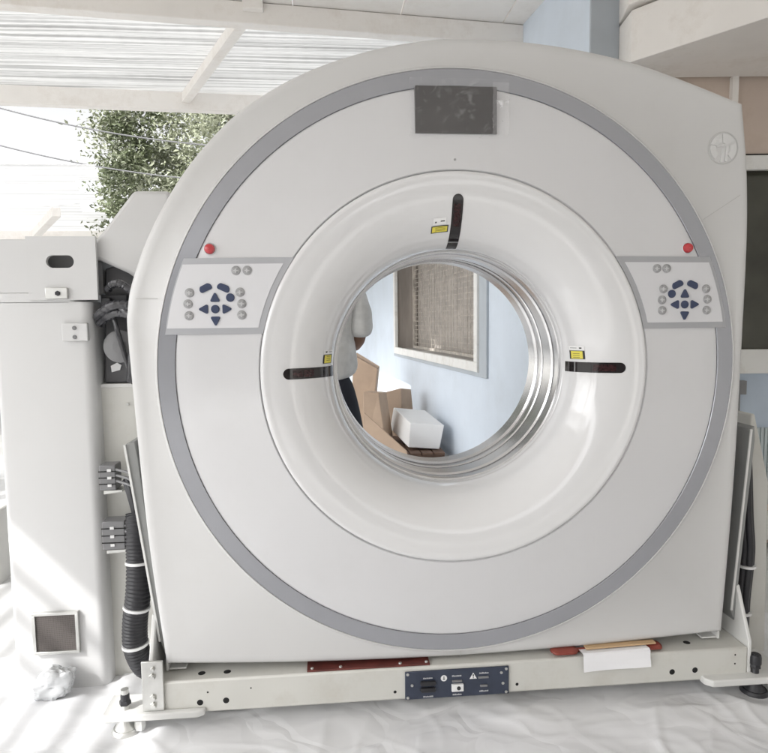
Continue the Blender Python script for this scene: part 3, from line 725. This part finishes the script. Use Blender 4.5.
# window
mb = MB(); fw = .055
for (s0, s1, z0, z1) in ((WS0 - .03, WS1 + .03, WZ0 - .04, WZ0 + fw - .02), (WS0 - .03, WS1 + .03, WZ1 - fw + .02, WZ1 + .04), (WS0 - .03, WS0 + fw - .01, WZ0 + fw - .02, WZ1 - fw + .02), (WS1 - fw + .01, WS1 + .03, WZ0 + fw - .02, WZ1 - fw + .02)):
    wbox(mb, s0, s1, -.035, .004, z0, z1)
win = mb.build('window', M['winwhite'], house, 0, bevel=.004)
mb = MB()
wbox(mb, WS0 - .19, WS0 - .032, -.018, -.0005, WZ0 - .075, WZ1 + .1); wbox(mb, WS0 - .032, WS1 + .1, -.018, -.0005, WZ0 - .075, WZ0 - .042)
mb.build('window_grey_band', M['greyblue'], win, 0, bevel=.003)  # grey-blue bands beside and below the frame
mb = MB(); wbox(mb, WS1 - .002, WS1 - .022, .006, .255, WZ0 + .01, WZ1); mb.build('window_jamb', M['jamb'], win, 0)
mb = MB(); wbox(mb, WS0, WS1 - .023, .006, .255, WZ0 - .005, WZ0 + .022); mb.build('window_sill', M['sill'], win, 0)
mb = MB(); wbox(mb, WS0 - .1, WS1 + .1, .2605, .28, WZ0 - .1, WZ1 + .1); mb.build('window_blind', M['blind'], win, 0)
mb = MB(); s = WS0 + .02; k = 0
while s < WS1 - .03:
    mb.bar(W(s, .205, WZ0 + .02), W(s, .205, WZ1), .0055, .0055, up=(1, 0, 0)); s += .10 + .02 * math.sin(k * 2.3); k += 1
z = WZ0 + .04
while z < WZ1:
    mb.bar(W(WS0, .213, z), W(WS1 - .02, .213, z), .007, .007); z += .05
wbox(mb, WS0, WS1 - .023, .19, .22, WZ0 + .023, WZ0 + .05); wbox(mb, WS1 - .06, WS1 - .0225, .19, .22, WZ0 + .05, WZ1)
mb.build('wire_grille', M['wire'], win, 0)
# front wall right of the scanner, with a window and a lower ledge
F0 = Vector((1.05, 1.335)); F1 = Vector((3.6, 1.08)); fd = (F1 - F0).normalized(); fn = Vector((fd.y, -fd.x))     # fn toward camera
def Fp(x, off, z):
    t = (x - F0.x) / fd.x; q = F0 + fd * t + fn * off; return (q.x, q.y, z)
def fbox(mb, x0, x1, o0, o1, z0, z1):
    mb.hexa([Fp(x0, o1, z0), Fp(x1, o1, z0), Fp(x1, o0, z0), Fp(x0, o0, z0)], [Fp(x0, o1, z1), Fp(x1, o1, z1), Fp(x1, o0, z1), Fp(x0, o0, z1)])
mb = MB(); fbox(mb, 1.05, 3.6, -.2, 0, 1.995, 2.95); fbox(mb, 1.05, 1.70, -.2, 0, 0, 1.995); fbox(mb, 3.1, 3.6, -.2, 0, 0, 1.995); fbox(mb, 1.70, 3.1, -.2, 0, 0, .20)
mb.build('front_wall', M['beige'], house, 0)
mb = MB(); fbox(mb, 1.64, 1.67, 0, .03, 1.995, 2.37); mb.build('trim_strip', M['wood_w'], house, 0)
mb = MB(); fbox(mb, 1.66, 3.14, .001, .028, 1.918, 1.99); fbox(mb, 1.66, 3.14, .001, .028, .90, 1.024); fbox(mb, 1.66, 1.706, .001, .028, 1.024, 1.918); fbox(mb, 3.09, 3.14, .001, .028, 1.024, 1.918)
w2 = mb.build('window', M['winwhite'], house, 0, bevel=.004)
mb = MB(); fbox(mb, 1.70, 3.1, -.06, -.05, 1.0, 1.95); mb.build('pane', M['glass'], w2, 0)
mb = MB(); fbox(mb, 1.63, 3.14, .001, .012, 1.9905, 2.0); mb.build('drip_edge', M['hole'], w2, 0)
mb = MB(); fbox(mb, 1.70, 3.1, -.06, -.04, .61, .90); lp = mb.build('lower_board', M['ltblue'], house, 0)
mb = MB(); fbox(mb, 1.70, 1.78, -.035, .0, .79, .86); fbox(mb, 1.745, 1.76, -.035, -.02, .70, .79); mb.build('hook', M['conn'], lp)
mb = MB(); x = 1.70
while x < 3.1:
    fbox(mb, x, x + .012, -.06, -.028, .20, .61); fbox(mb, x + .012, x + .02, -.06, -.036, .20, .61); x += .02
mb.build('ribbed_pane', M['frost'], house, 0)
mb = MB(); fbox(mb, 1.62, 3.2, .001, .10, .05, .175); mb.build('ledge', M['winwhite'], house, 0, bevel=.006)
mb = MB(); mb.box(2.75, 2.95, CY, 1.15, -.02, 2.955); mb.build('light_cut_wall', M['whitewall'], house, 0)  # unseen wall added to enclose the porch and balance light on the right
# ceiling boards

mb = MB(); cz = 2.957
bx = -2.6
yfront = lambda x: 1.968 + .1105 * x            # line of the porch beam
k = 0; xs = -3.63
while xs < 3.6:
    xe = min(xs + .62, 3.6)
    y1a = yfront(xs) + .09 if xs < 1.0 else 1.4; y1b = yfront(xe) + .09 if xs < 1.0 else 1.4
    mb.prism_z([(xs + .003, CY), (xe - .003, CY), (xe - .003, y1b), (xs + .003, y1a)], cz, cz + .03); xs += .62
mb.build('porch_ceiling', M['ceil'], house, 0, bevel=.003)
mb = MB(); mb.box(-3.63, 3.6, CY, 1.7, cz + .031, cz + .08); mb.prism_z([(-.93, 3.49), (1.2, 3.49), (1.2, 16), (-2.3, 16)], 2.82, 2.9); mb.build('roof_and_shade_deck', M['ceil'], house, 0)  # rear piece is added out of sight to shade the blue wall
mb = MB(); mb.hexa([(-1.02, 3.7, 2.2), (-2.30, 16, 2.2), (-2.33, 16, 2.2), (-1.05, 3.7, 2.2)][::-1], [(-1.02, 3.7, 2.9), (-2.30, 16, 2.9), (-2.33, 16, 2.9), (-1.05, 3.7, 2.9)][::-1]); mb.build('sun_block_board', M['ceil'], house, 0)  # hidden board added to keep direct sun off the blue wall
mb = MB(); mb.box(-3.63, 3.6, CY - .1, CY - .001, 2.45, 3.0); mb.build('sky_cut_board', M['wood_w'], house, 0)  # unseen drop board added to narrow the sky opening behind the camera
# box soffit on the right, two boards high
sv = [(1.049, 1.111), (1.049 + .338 * 3.4, 1.111 - .461 * 3.4), (3.2, .9), (2.3, 1.2), (1.228, 1.30), (1.07, 1.30)]
mb = MB(); mb.prism_z(sv, 2.37, 2.60); mb.build('soffit', M['wood_w'], house, 0, bevel=.004)
off = Vector((-.461, -.338)).normalized() * .035
mb = MB(); mb.prism_z([(sv[0][0] + off.x, sv[0][1] + off.y), (sv[1][0] + off.x, sv[1][1] + off.y), sv[2], sv[4], sv[5]], 2.612, 2.95); mb.build('soffit_fascia', M['wood_w'], house, 0, bevel=.004)
children_at(house)

# ---- near canopy: two beams, rafter, corrugated sheets
can = empty('porch_canopy', (-1.8, 2.5, 0), 'white timber porch canopy with corrugated translucent sheets above and left of the scanner', 'canopy')
mb = MB(); ya = lambda x: 1.985 + .1105 * x
def beam(mb, x0, x1, yf, t, z0, z1): mb.hexa([(x0, yf(x0), z0), (x1, yf(x1), z0), (x1, yf(x1) + t, z0), (x0, yf(x0) + t, z0)], [(x0, yf(x0), z1), (x1, yf(x1), z1), (x1, yf(x1) + t, z1), (x0, yf(x0) + t, z1)])
beam(mb, -4.3, .845, ya, .08, 2.838, 2.954); mb.build('front_beam', M['wood_w'], can, 0, bevel=.005)
mb = MB(); mb.box(-.80, -.69, 1.86, 1.91, 2.90, 2.953); mb.build('beam_block', M['wood_w'], can, 0, bevel=.003)
yb = lambda x: 3.368 + .0686 * x
mb = MB(); beam(mb, -4.3, .65, yb, .08, 2.80, 2.93); mb.build('rear_beam', M['wood_w'], can, 0, bevel=.005)
mb = MB(); mb.bar((-.82, 1.98, 2.885), (-1.40, 3.27, 2.885), .062, .07); mb.build('rafter', M['wood_w'], can, 0, bevel=.004)
mb = MB(); mb.bar((-3.55, 1.68, 2.885), (-4.1, 3.07, 2.885), .062, .07); mb.build('rafter', M['wood_w'], can, 0, bevel=.004)
mb = MB(); vs = []; fs = []; NX, NY = 40, 300
for i in range(NX + 1):
    x = -4.35 + 5.0 * i / NX; y_0 = ya(x) + .085; y_1 = yb(x) + .11
    for j in range(NY + 1):
        y = y_0 + (y_1 - y_0) * j / NY; sag = .004 * noise.noise(Vector((x * 2, y * 3, 0)))
        vs.append((x, y, 2.945 + .008 * math.sin(y * 2 * PI / .062) + sag))
for i in range(NX):
    for j in range(NY): a = i * (NY + 1) + j; fs.append((a, a + 1, a + NY + 2, a + NY + 1))
mb.add(vs, fs); mb.build('roof_sheet', M['sheet'], can, 80)
for q in ((-4.2, 1.56), (-4.2, 3.12)):
    mb = MB(); mb.box(q[0] - .05, q[0] + .05, q[1] - .0, q[1] + .07, -.02, 2.80); mb.build('post', M['wood_w'], can, 0, bevel=.005)
# slatted edge of the canopy beyond the ceiling, whose gaps let the sun strike the cabinet
mb = MB()
for k in range(12):
    x = -3.755 - .14 * k; mb.box(x - .024, x + .024, CY, 1.5, 2.932, 2.95)
mb.build('slat_row', M['wood_w'], can, 0)
mb = MB()
for y in (-4.4, -2.4, -.72, .9): mb.box(-5.2, -3.635, y - .03, y + .03, 2.87, 2.929)
mb.build('slat_bearer', M['wood_w'], can, 0)
for y in (-4.4, .9): MB().box(-5.15, -5.05, y - .05, y + .05, -.02, 2.869).build('post', M['wood_w'], can, 0)
children_at(can)

# ---- far lean-to roof on the left
fc = empty('far_canopy', (-4.5, 6, 0), 'low corrugated lean-to roof with a white beam out in the bright yard at left', 'canopy')
mb = MB(); mb.box(-8, -3.3, 7.24, 7.34, 2.30, 2.44); mb.build('rear_beam', M['wood_w'], fc, 0, bevel=.006)
mb = MB(); mb.bar((-3.3, 5.6, 2.42), (-4.25, 7.236, 2.37), .09, .10); mb.build('rafter', M['wood_w'], fc, 0, bevel=.006)
mb = MB(); vs = []; fs = []; NX, NY = 30, 260
for i in range(NX + 1):
    for j in range(NY + 1):
        y = 3.75 + 3.75 * j / NY; x = -8 + (5.62 - .28 * (y - 3.75) + (.13, -.08, .05, -.14, .1, 0, .16)[min(6, int((y - 3.75) / .55))]) * i / NX; vs.append((x, y, 2.50 - .012 * (y - 3.75) + .009 * math.sin(y * 2 * PI / .08)))
for i in range(NX):
    for j in range(NY): a = i * (NY + 1) + j; fs.append((a, a + 1, a + NY + 2, a + NY + 1))
mb.add(vs, fs); mb.build('roof_sheet', M['sheet2'], fc, 80)
for x in (-7.8, -3.5): MB().box(x - .05, x + .05, 7.24, 7.34, -.02, 2.299).build('post', M['wood_w'], fc, 0)
children_at(fc)
mb = MB(); mb.box(-14, -.6, 16, 16.2, -.02, 2.0); o = mb.build('boundary_wall', M['whitewall'], None, 0); tag(o, 'long whitewashed yard wall far behind the scanner at left', 'wall')
mb = MB(); mb.box(-3.5, -1.9, 1.15, 1.35, -.02, .34); o = mb.build('low_wall', M['whitewall'], None, 0, bevel=.01); tag(o, 'low whitewashed kerb wall behind the left edge of the cabinet', 'wall')

mb = MB(); mb.box(-7.5, 8, -10.2, -10, -.02, 2.3); mb.box(-7.55, 8.05, -10.25, -9.95, 2.301, 2.38); o = mb.build('sky_block_wall', M['skyblockwall'], None, 0); tag(o, 'added plain grey wall with a flat coping behind the camera, cutting sky light on the scanner', 'wall')  # unseen wall added to hold back low sky light from the front
# ---- overhead cables
for (a, b, sag, lab) in (((-4.24, 5.15, 3.56), (.16, 4.67, 2.92), .22, 'upper thin dark overhead cable crossing in front of the tree crown'), ((-4.08, 5.15, 3.13), (-1.36, 4.83, 2.60), .08, 'lower thin dark overhead cable sloping down to the tree')):
    a = Vector(a); b = Vector(b)
    o = MB().tube([a.lerp(b, t / 24) - Vector((0, 0, sag * 4 * (t / 24) * (1 - t / 24))) for t in range(25)], .007, 8).build('overhead_cable', M['cable']); tag(o, lab, 'cable', 'overhead cables')

# ---- tree
def leaf_tree(name, base, crown, rad, nclump, nleaf, label, cat, group=None, lsize=.10, mats=('leaf', 'leaf2'), seed=1):
    rg = random.Random(seed)
    t = empty(name, base, label, cat, group); b = Vector(base); c = Vector(crown)
    mb = MB(); top = c - Vector((0, 0, rad[2] * .5))
    mb.tube([b, b.lerp(top, .35) + Vector((.06, .03, 0)), b.lerp(top, .7) + Vector((-.05, 0, 0)), top], .1, 12, [q * min(1, max(.12, (top.z - b.z) / 2.4)) for q in (.17, .13, .11, .08)])
    cl = []
    for k in range(nclump):
        while 1:
            q = Vector((rg.uniform(-1, 1), rg.uniform(-1, 1), rg.uniform(-1, 1)))
            if .25 < q.length < 1: break
        q = q.normalized() * (q.length ** .6)
        cl.append(c + Vector((q.x * rad[0], q.y * rad[1], q.z * rad[2])))
    for k in range(14):
        e = cl[k % len(cl)]; s0 = b.lerp(top, rg.uniform(.6, 1))
        kk = min(1, max(.2, (top.z - b.z) / 2.4)); mb.tube([s0, s0.lerp(e, .5) + Vector((0, 0, .12 * kk)), e], .03, 6, [.05 * kk, .03 * kk, .012 * kk])
    mb.build('trunk', M['bark'], t)
    mb = MB()
    for e in cl:
        cr_ = rg.uniform(.22, .42) * min(rad) / 1.3; mb.cur = 1 if rg.random() < .55 else 0
        for q in range(nleaf):
            d = Vector((rg.gauss(0, 1), rg.gauss(0, 1), rg.gauss(0, .8))) * cr_ * .62
            p = e + d; L_ = lsize * rg.uniform(.6, 1.25); w = L_ * .42
            ax = Vector((rg.gauss(0, 1), rg.gauss(0, 1), rg.gauss(-.3, .7))).normalized(); sd = ax.cross(Vector((rg.gauss(0, 1), rg.gauss(0, 1), rg.gauss(0, 1)))).normalized(); up = ax.cross(sd) * L_ * .12
            mb.add([p, p + ax * L_ * .45 + sd * w * .5 + up, p + ax * L_, p + ax * L_ * .45 - sd * w * .5 + up], [(0, 1, 2, 3)])
    o = bpy.data.meshes.new('crown'); o.from_pydata(mb.v, [], mb.f)
    for m_ in mats: o.materials.append(M[m_])
    o.polygons.foreach_set('material_index', mb.mi)
    ob = bpy.data.objects.new('crown', o); C.objects.link(ob); ob.parent = t
    children_at(t)
    return t
leaf_tree('leafy_tree', (-1.75, 7.5, 0), (-2.0, 7.1, 3.1), (1.32, 1.0, 1.42), 150, 330, 'leafy green tree beyond the canopy, showing above the left of the scanner', 'tree', None, .075, seed=4)
leaf_tree('garden_shrub', (-3.4, 3.0, 0), (-3.35, 2.95, .75), (.5, .4, .55), 26, 60, 'small green shrub in the yard behind the left edge of the cabinet', 'shrub', None, .07, seed=9)

# ================================================================== things behind the scanner
def boxthing(name, b, t, m, label, cat, group=None, open_top=False):
    mb = MB(); mb.hexa(b, t); o = mb.build(name, m, None, 0, bevel=.006); tag(o, label, cat, group); return o
boxthing('foam_box', [(.298, 3.485, .116), (.561, 3.46, .097), (.515, 4.03, .150), (.20, 4.057, .185)], [(.319, 3.501, .322), (.606, 3.473, .299), (.530, 4.04, .352), (.235, 4.068, .381)], M['foam'], 'white foam box sitting in front of the cardboard boxes by the blue wall', 'foam box')
boxthing('cardboard_box', [(-.075, 3.70, .0), (.135, 3.64, .0), (.235, 3.96, .0), (.02, 4.02, 0)], [(-.068, 3.709, .573), (.067, 3.696, .563), (.162, 3.985, .537), (.02, 4.02, .55)], M['card'], 'tall tan cardboard box just left of the white foam box', 'cardboard box', 'cardboard boxes by the blue wall')
boxthing('cardboard_box', [(.19, 4.29, .0), (.345, 4.285, .0), (.50, 4.47, 0), (.35, 4.60, 0)], [(.186, 4.285, .504), (.332, 4.275, .541), (.454, 4.462, .507), (.31, 4.60, .49)], M['card'], 'smaller cardboard box standing directly behind the white foam box', 'cardboard box', 'cardboard boxes by the blue wall')
boxthing('cardboard_box', [(-.15, 4.74, .0), (.06, 4.70, .0), (.12, 5.05, 0), (-.09, 5.1, 0)], [(-.105, 4.741, .845), (.14, 4.709, .696), (.19, 5.05, .70), (-.05, 5.1, .85)], M['card'], 'farthest cardboard box with a sloping top next to the person', 'cardboard box', 'cardboard boxes by the blue wall')
mb = MB(); mb.hexa([(-.10, 3.03, .0), (.26, 2.93, .0), (.26, 2.945, .0), (-.10, 3.045, .0)], [(-.085, 3.295, .447), (.225, 3.045, .175), (.23, 3.055, .178), (-.08, 3.305, .45)])
o = mb.build('cardboard_sheet', M['card'], None, 0); tag(o, 'flattened cardboard sheet leaning at a slant in front of the boxes', 'cardboard')
pal = empty('wood_pallet', (.35, 3.8, 0), 'low dark wooden pallet on the floor under the white foam box', 'pallet')
for k in range(5): MB().box(.10 + .1 * k, .19 + .1 * k, 3.36, 4.2, .068, .088).build('board', M['pallet'], pal, 0, bevel=.002)
for y in (3.37, 3.75, 4.1): MB().box(.10, .59, y, y + .09, 0, .0675).build('bearer', M['pallet'], pal, 0, bevel=.002)
children_at(pal)

# ================================================================== person behind the bore
def skin(name, m, chains, parent=None, sub=2):
    """chains: list of lists of (x,y,z,rx[,ry]); points that coincide are shared"""
    vs = []; rad = []; es = []; idx = {}; roots = []
    for ch in chains:
        last = None
        for p in ch:
            key = tuple(round(c, 3) for c in p[:3])
            if key not in idx:
                idx[key] = len(vs); vs.append(p[:3]); rad.append((p[3], p[4] if len(p) > 4 else p[3]))
                if last is None: roots.append(idx[key])
            i = idx[key]
            if last is not None and (last, i) not in es and (i, last) not in es: es.append((last, i))
            last = i
    me = bpy.data.meshes.new(name); me.from_pydata(vs, es, []); me.materials.append(m)
    o = bpy.data.objects.new(name, me); C.objects.link(o)
    sk = o.modifiers.new('skin', 'SKIN'); sk.use_smooth_shade = True; sk.branch_smoothing = .6
    if not me.skin_vertices:
        bm = bmesh.new(); bm.from_mesh(me); bm.verts.layers.skin.verify(); bm.to_mesh(me); bm.free()
    for i, r in enumerate(rad):
        me.skin_vertices[0].data[i].radius = r; me.skin_vertices[0].data[i].use_root = i in roots
    sb = o.modifiers.new('sub', 'SUBSURF'); sb.levels = sub; sb.render_levels = sub
    bpy.context.view_layer.update()
    dg = bpy.context.evaluated_depsgraph_get(); nm = bpy.data.meshes.new_from_object(o.evaluated_get(dg))
    o.modifiers.clear(); o.data = nm; nm.name = name
    for p in nm.polygons: p.use_smooth = True
    if parent: o.parent = parent
    return o
per = empty('person', (-.40, 1.47, 0), 'person in a loose grey short sleeved shirt and dark trousers standing behind the scanner', 'person')
px, py = -.405, 1.47
H = lambda x, y, z, *r: (px + x, py + y, z, *r)
pel = H(0, 0, .90, .135, .10)
arms = []
for s_ in (1, -1):
    arms.append([H(0, 0, 1.33, .15, .10), H(.165 * s_, 0, 1.335, .055), H(.195 * s_, .0, 1.22, .046), H(.198 * s_, .01, 1.10, .038), H(.175 * s_, .10, 1.06, .034), H(.15 * s_, .22, 1.06, .026), H(.145 * s_, .27, 1.06, .030, .018), H(.145 * s_, .33, 1.055, .034, .016)])
legs = []
for s_ in (1, -1):
    dx = .05 if s_ > 0 else 0
    legs.append([pel, H(.085 * s_ + dx * .3, 0, .80, .085), H(.105 * s_ + dx, .01, .48, .055), H(.11 * s_ + dx * 1.3, -.01, .30, .052), H(.11 * s_ + dx * 1.4, 0, .09, .036), H(.115 * s_ + dx * 1.4, .06, .045, .038, .03), H(.12 * s_ + dx * 1.4, .17, .03, .034, .02)])
torso = [pel, H(0, 0, 1.05, .125, .095), H(0, 0, 1.2, .145, .10), H(0, 0, 1.33, .15, .10), H(0, .005, 1.42, .055, .055), H(0, .015, 1.47, .058, .062), H(0, .02, 1.55, .075, .09), H(0, .02, 1.625, .062, .078)]
nose = [H(0, .02, 1.55, .075, .09), H(0, .118, 1.535, .014)]
ears = [[H(0, .02, 1.55, .075, .09), H(.083 * q, .015, 1.55, .014, .02)] for q in (1, -1)]
fingers = []
for s_ in (1, -1):
    for k, (l, dx) in enumerate(((.052, -.026), (.062, -.009), (.058, .009), (.046, .025))):
        fingers.append([H(.145 * s_ + dx, .325, 1.055, .009), H(.145 * s_ + dx * 1.1, .335 + l * .6, 1.052, .0085), H(.145 * s_ + dx * 1.1, .335 + l * 1.05, 1.035, .0075), H(.145 * s_ + dx * 1.1, .335 + l * 1.25, 1.012, .0065)])
    fingers.append([H(.145 * s_ - .02 * s_, .29, 1.06, .011), H(.145 * s_ - .05 * s_, .325, 1.062, .010), H(.145 * s_ - .055 * s_, .36, 1.055, .008)])
skin('body', M['skin'], [torso] + arms + legs + [nose] + ears + fingers, per)
sh = [[H(0, 0, .865, .205, .15), H(0, 0, 1.0, .20, .14), H(0, 0, 1.18, .20, .138), H(0, 0, 1.31, .185, .125), H(0, 0, 1.405, .085, .075)]]
for s_ in (1, -1): sh.append([H(0, 0, 1.31, .185, .125), H(.175 * s_, 0, 1.335, .080), H(.200 * s_, .0, 1.24, .070), H(.206 * s_, .0, 1.10, .066)])
so = skin('shirt', M['shirt'], sh, per, 3)
for v in so.data.vertices:
    c = v.co; w = noise.noise(Vector((c.x * 14, c.y * 14, c.z * 5))) * .010 + noise.noise(Vector((c.x * 30 + c.z * 12, c.y * 30, c.z * 16))) * .005
    v.co += Vector((c.x - px, c.y - py, 0)).normalized() * w
tr = []
for s_ in (1, -1):
    dx = .05 if s_ > 0 else 0
    tr.append([H(0, 0, .90, .158, .115), H(.088 * s_ + dx * .3, 0, .79, .105), H(.105 * s_ + dx, .01, .48, .078), H(.11 * s_ + dx * 1.35, -.005, .28, .068), H(.112 * s_ + dx * 1.4, 0, .075, .066)])
skin('trousers', M['trouser'], [[H(0, 0, 1.0, .145, .11), H(0, 0, .90, .158, .115)]] + tr, per)
skin('hair', M['hair'], [[H(0, -.005, 1.52, .075, .075), H(0, -.012, 1.58, .084, .088), H(0, .005, 1.645, .066, .082)]], per)
mb = MB()
for s_ in (1, -1):
    mb.tube([(px + .03 * s_, py + .098, 1.558), (px + .03 * s_, py + .108, 1.558)], .011, 10, [.013, .006])
mb.build('eyes', M['ink'], per)
mb = MB(); mb.bar((px - .024, py + .105, 1.493), (px + .024, py + .105, 1.493), .006, .008); mb.build('mouth', M['redsteel'], per)
for s_ in (1, -1):
    dx = .07 if s_ > 0 else 0
    skin('shoe', M['black'], [[(px + .112 * s_ + dx, py - .03, .052, .045, .04), (px + .115 * s_ + dx, py + .07, .046, .048, .036), (px + .12 * s_ + dx, py + .19, .036, .04, .026)]], per)
children_at(per)

# ================================================================== camera, light, world
cam = bpy.data.cameras.new('camera'); co = bpy.data.objects.new('camera', cam); C.objects.link(co)
cam.sensor_width = 36; cam.sensor_fit = 'HORIZONTAL'; cam.lens = 30.0589; cam.clip_start = .05; cam.clip_end = 600
Mx = ((0.99589, 0.0885, 0.01949), (-0.08985, 0.99227, 0.08563), (-0.01176, -0.08703, 0.99614))   # columns right, forward, up
m4 = Matrix(((Mx[0][0], Mx[0][2], -Mx[0][1], -.37869), (Mx[1][0], Mx[1][2], -Mx[1][1], -1.85297), (Mx[2][0], Mx[2][2], -Mx[2][1], 1.19301), (0, 0, 0, 1)))
co.matrix_world = m4
bpy.context.scene.camera = co

SUN = Vector((-1, -.75, 1.07)).normalized()
sl = bpy.data.lights.new('sun', 'SUN'); sl.energy = 5.0; sl.angle = R(.5); sl.color = (1, .985, .965)
so_ = bpy.data.objects.new('sun', sl); C.objects.link(so_); so_.rotation_euler = (SUN).to_track_quat('Z', 'Y').to_euler(); so_.location = SUN * 30
w = bpy.data.worlds.new('World'); bpy.context.scene.world = w; w.use_nodes = True; nt = w.node_tree
sky = nt.nodes.new('ShaderNodeTexSky'); sky.sky_type = 'NISHITA'; sky.sun_disc = False
sky.sun_elevation = math.asin(SUN.z); sky.sun_rotation = math.atan2(SUN.x, SUN.y); sky.air_density = 1.0; sky.dust_density = 3.0; sky.ozone_density = .6
bw = nt.nodes.new('ShaderNodeRGBToBW'); nt.links.new(sky.outputs[0], bw.inputs[0])      # thin white haze over the blue
hz_ = nt.nodes.new('ShaderNodeMix'); hz_.data_type = 'RGBA'; hz_.inputs[0].default_value = .88
sc_ = nt.nodes.new('ShaderNodeMath'); sc_.operation = 'MULTIPLY'; sc_.inputs[1].default_value = 4.2; nt.links.new(bw.outputs[0], sc_.inputs[0])
nt.links.new(sky.outputs[0], hz_.inputs[6]); nt.links.new(sc_.outputs[0], hz_.inputs[7])
nt.links.new(hz_.outputs[2], nt.nodes['Background'].inputs[0]); nt.nodes['Background'].inputs[1].default_value = .14
s = bpy.context.scene
s.view_settings.view_transform = 'Standard'; s.view_settings.look = 'None'; s.view_settings.gamma = 1; s.view_settings.use_curve_mapping = False
s.view_settings.exposure = -0.38
s.cycles.max_bounces = 12; s.cycles.diffuse_bounces = 6; s.cycles.transparent_max_bounces = 16
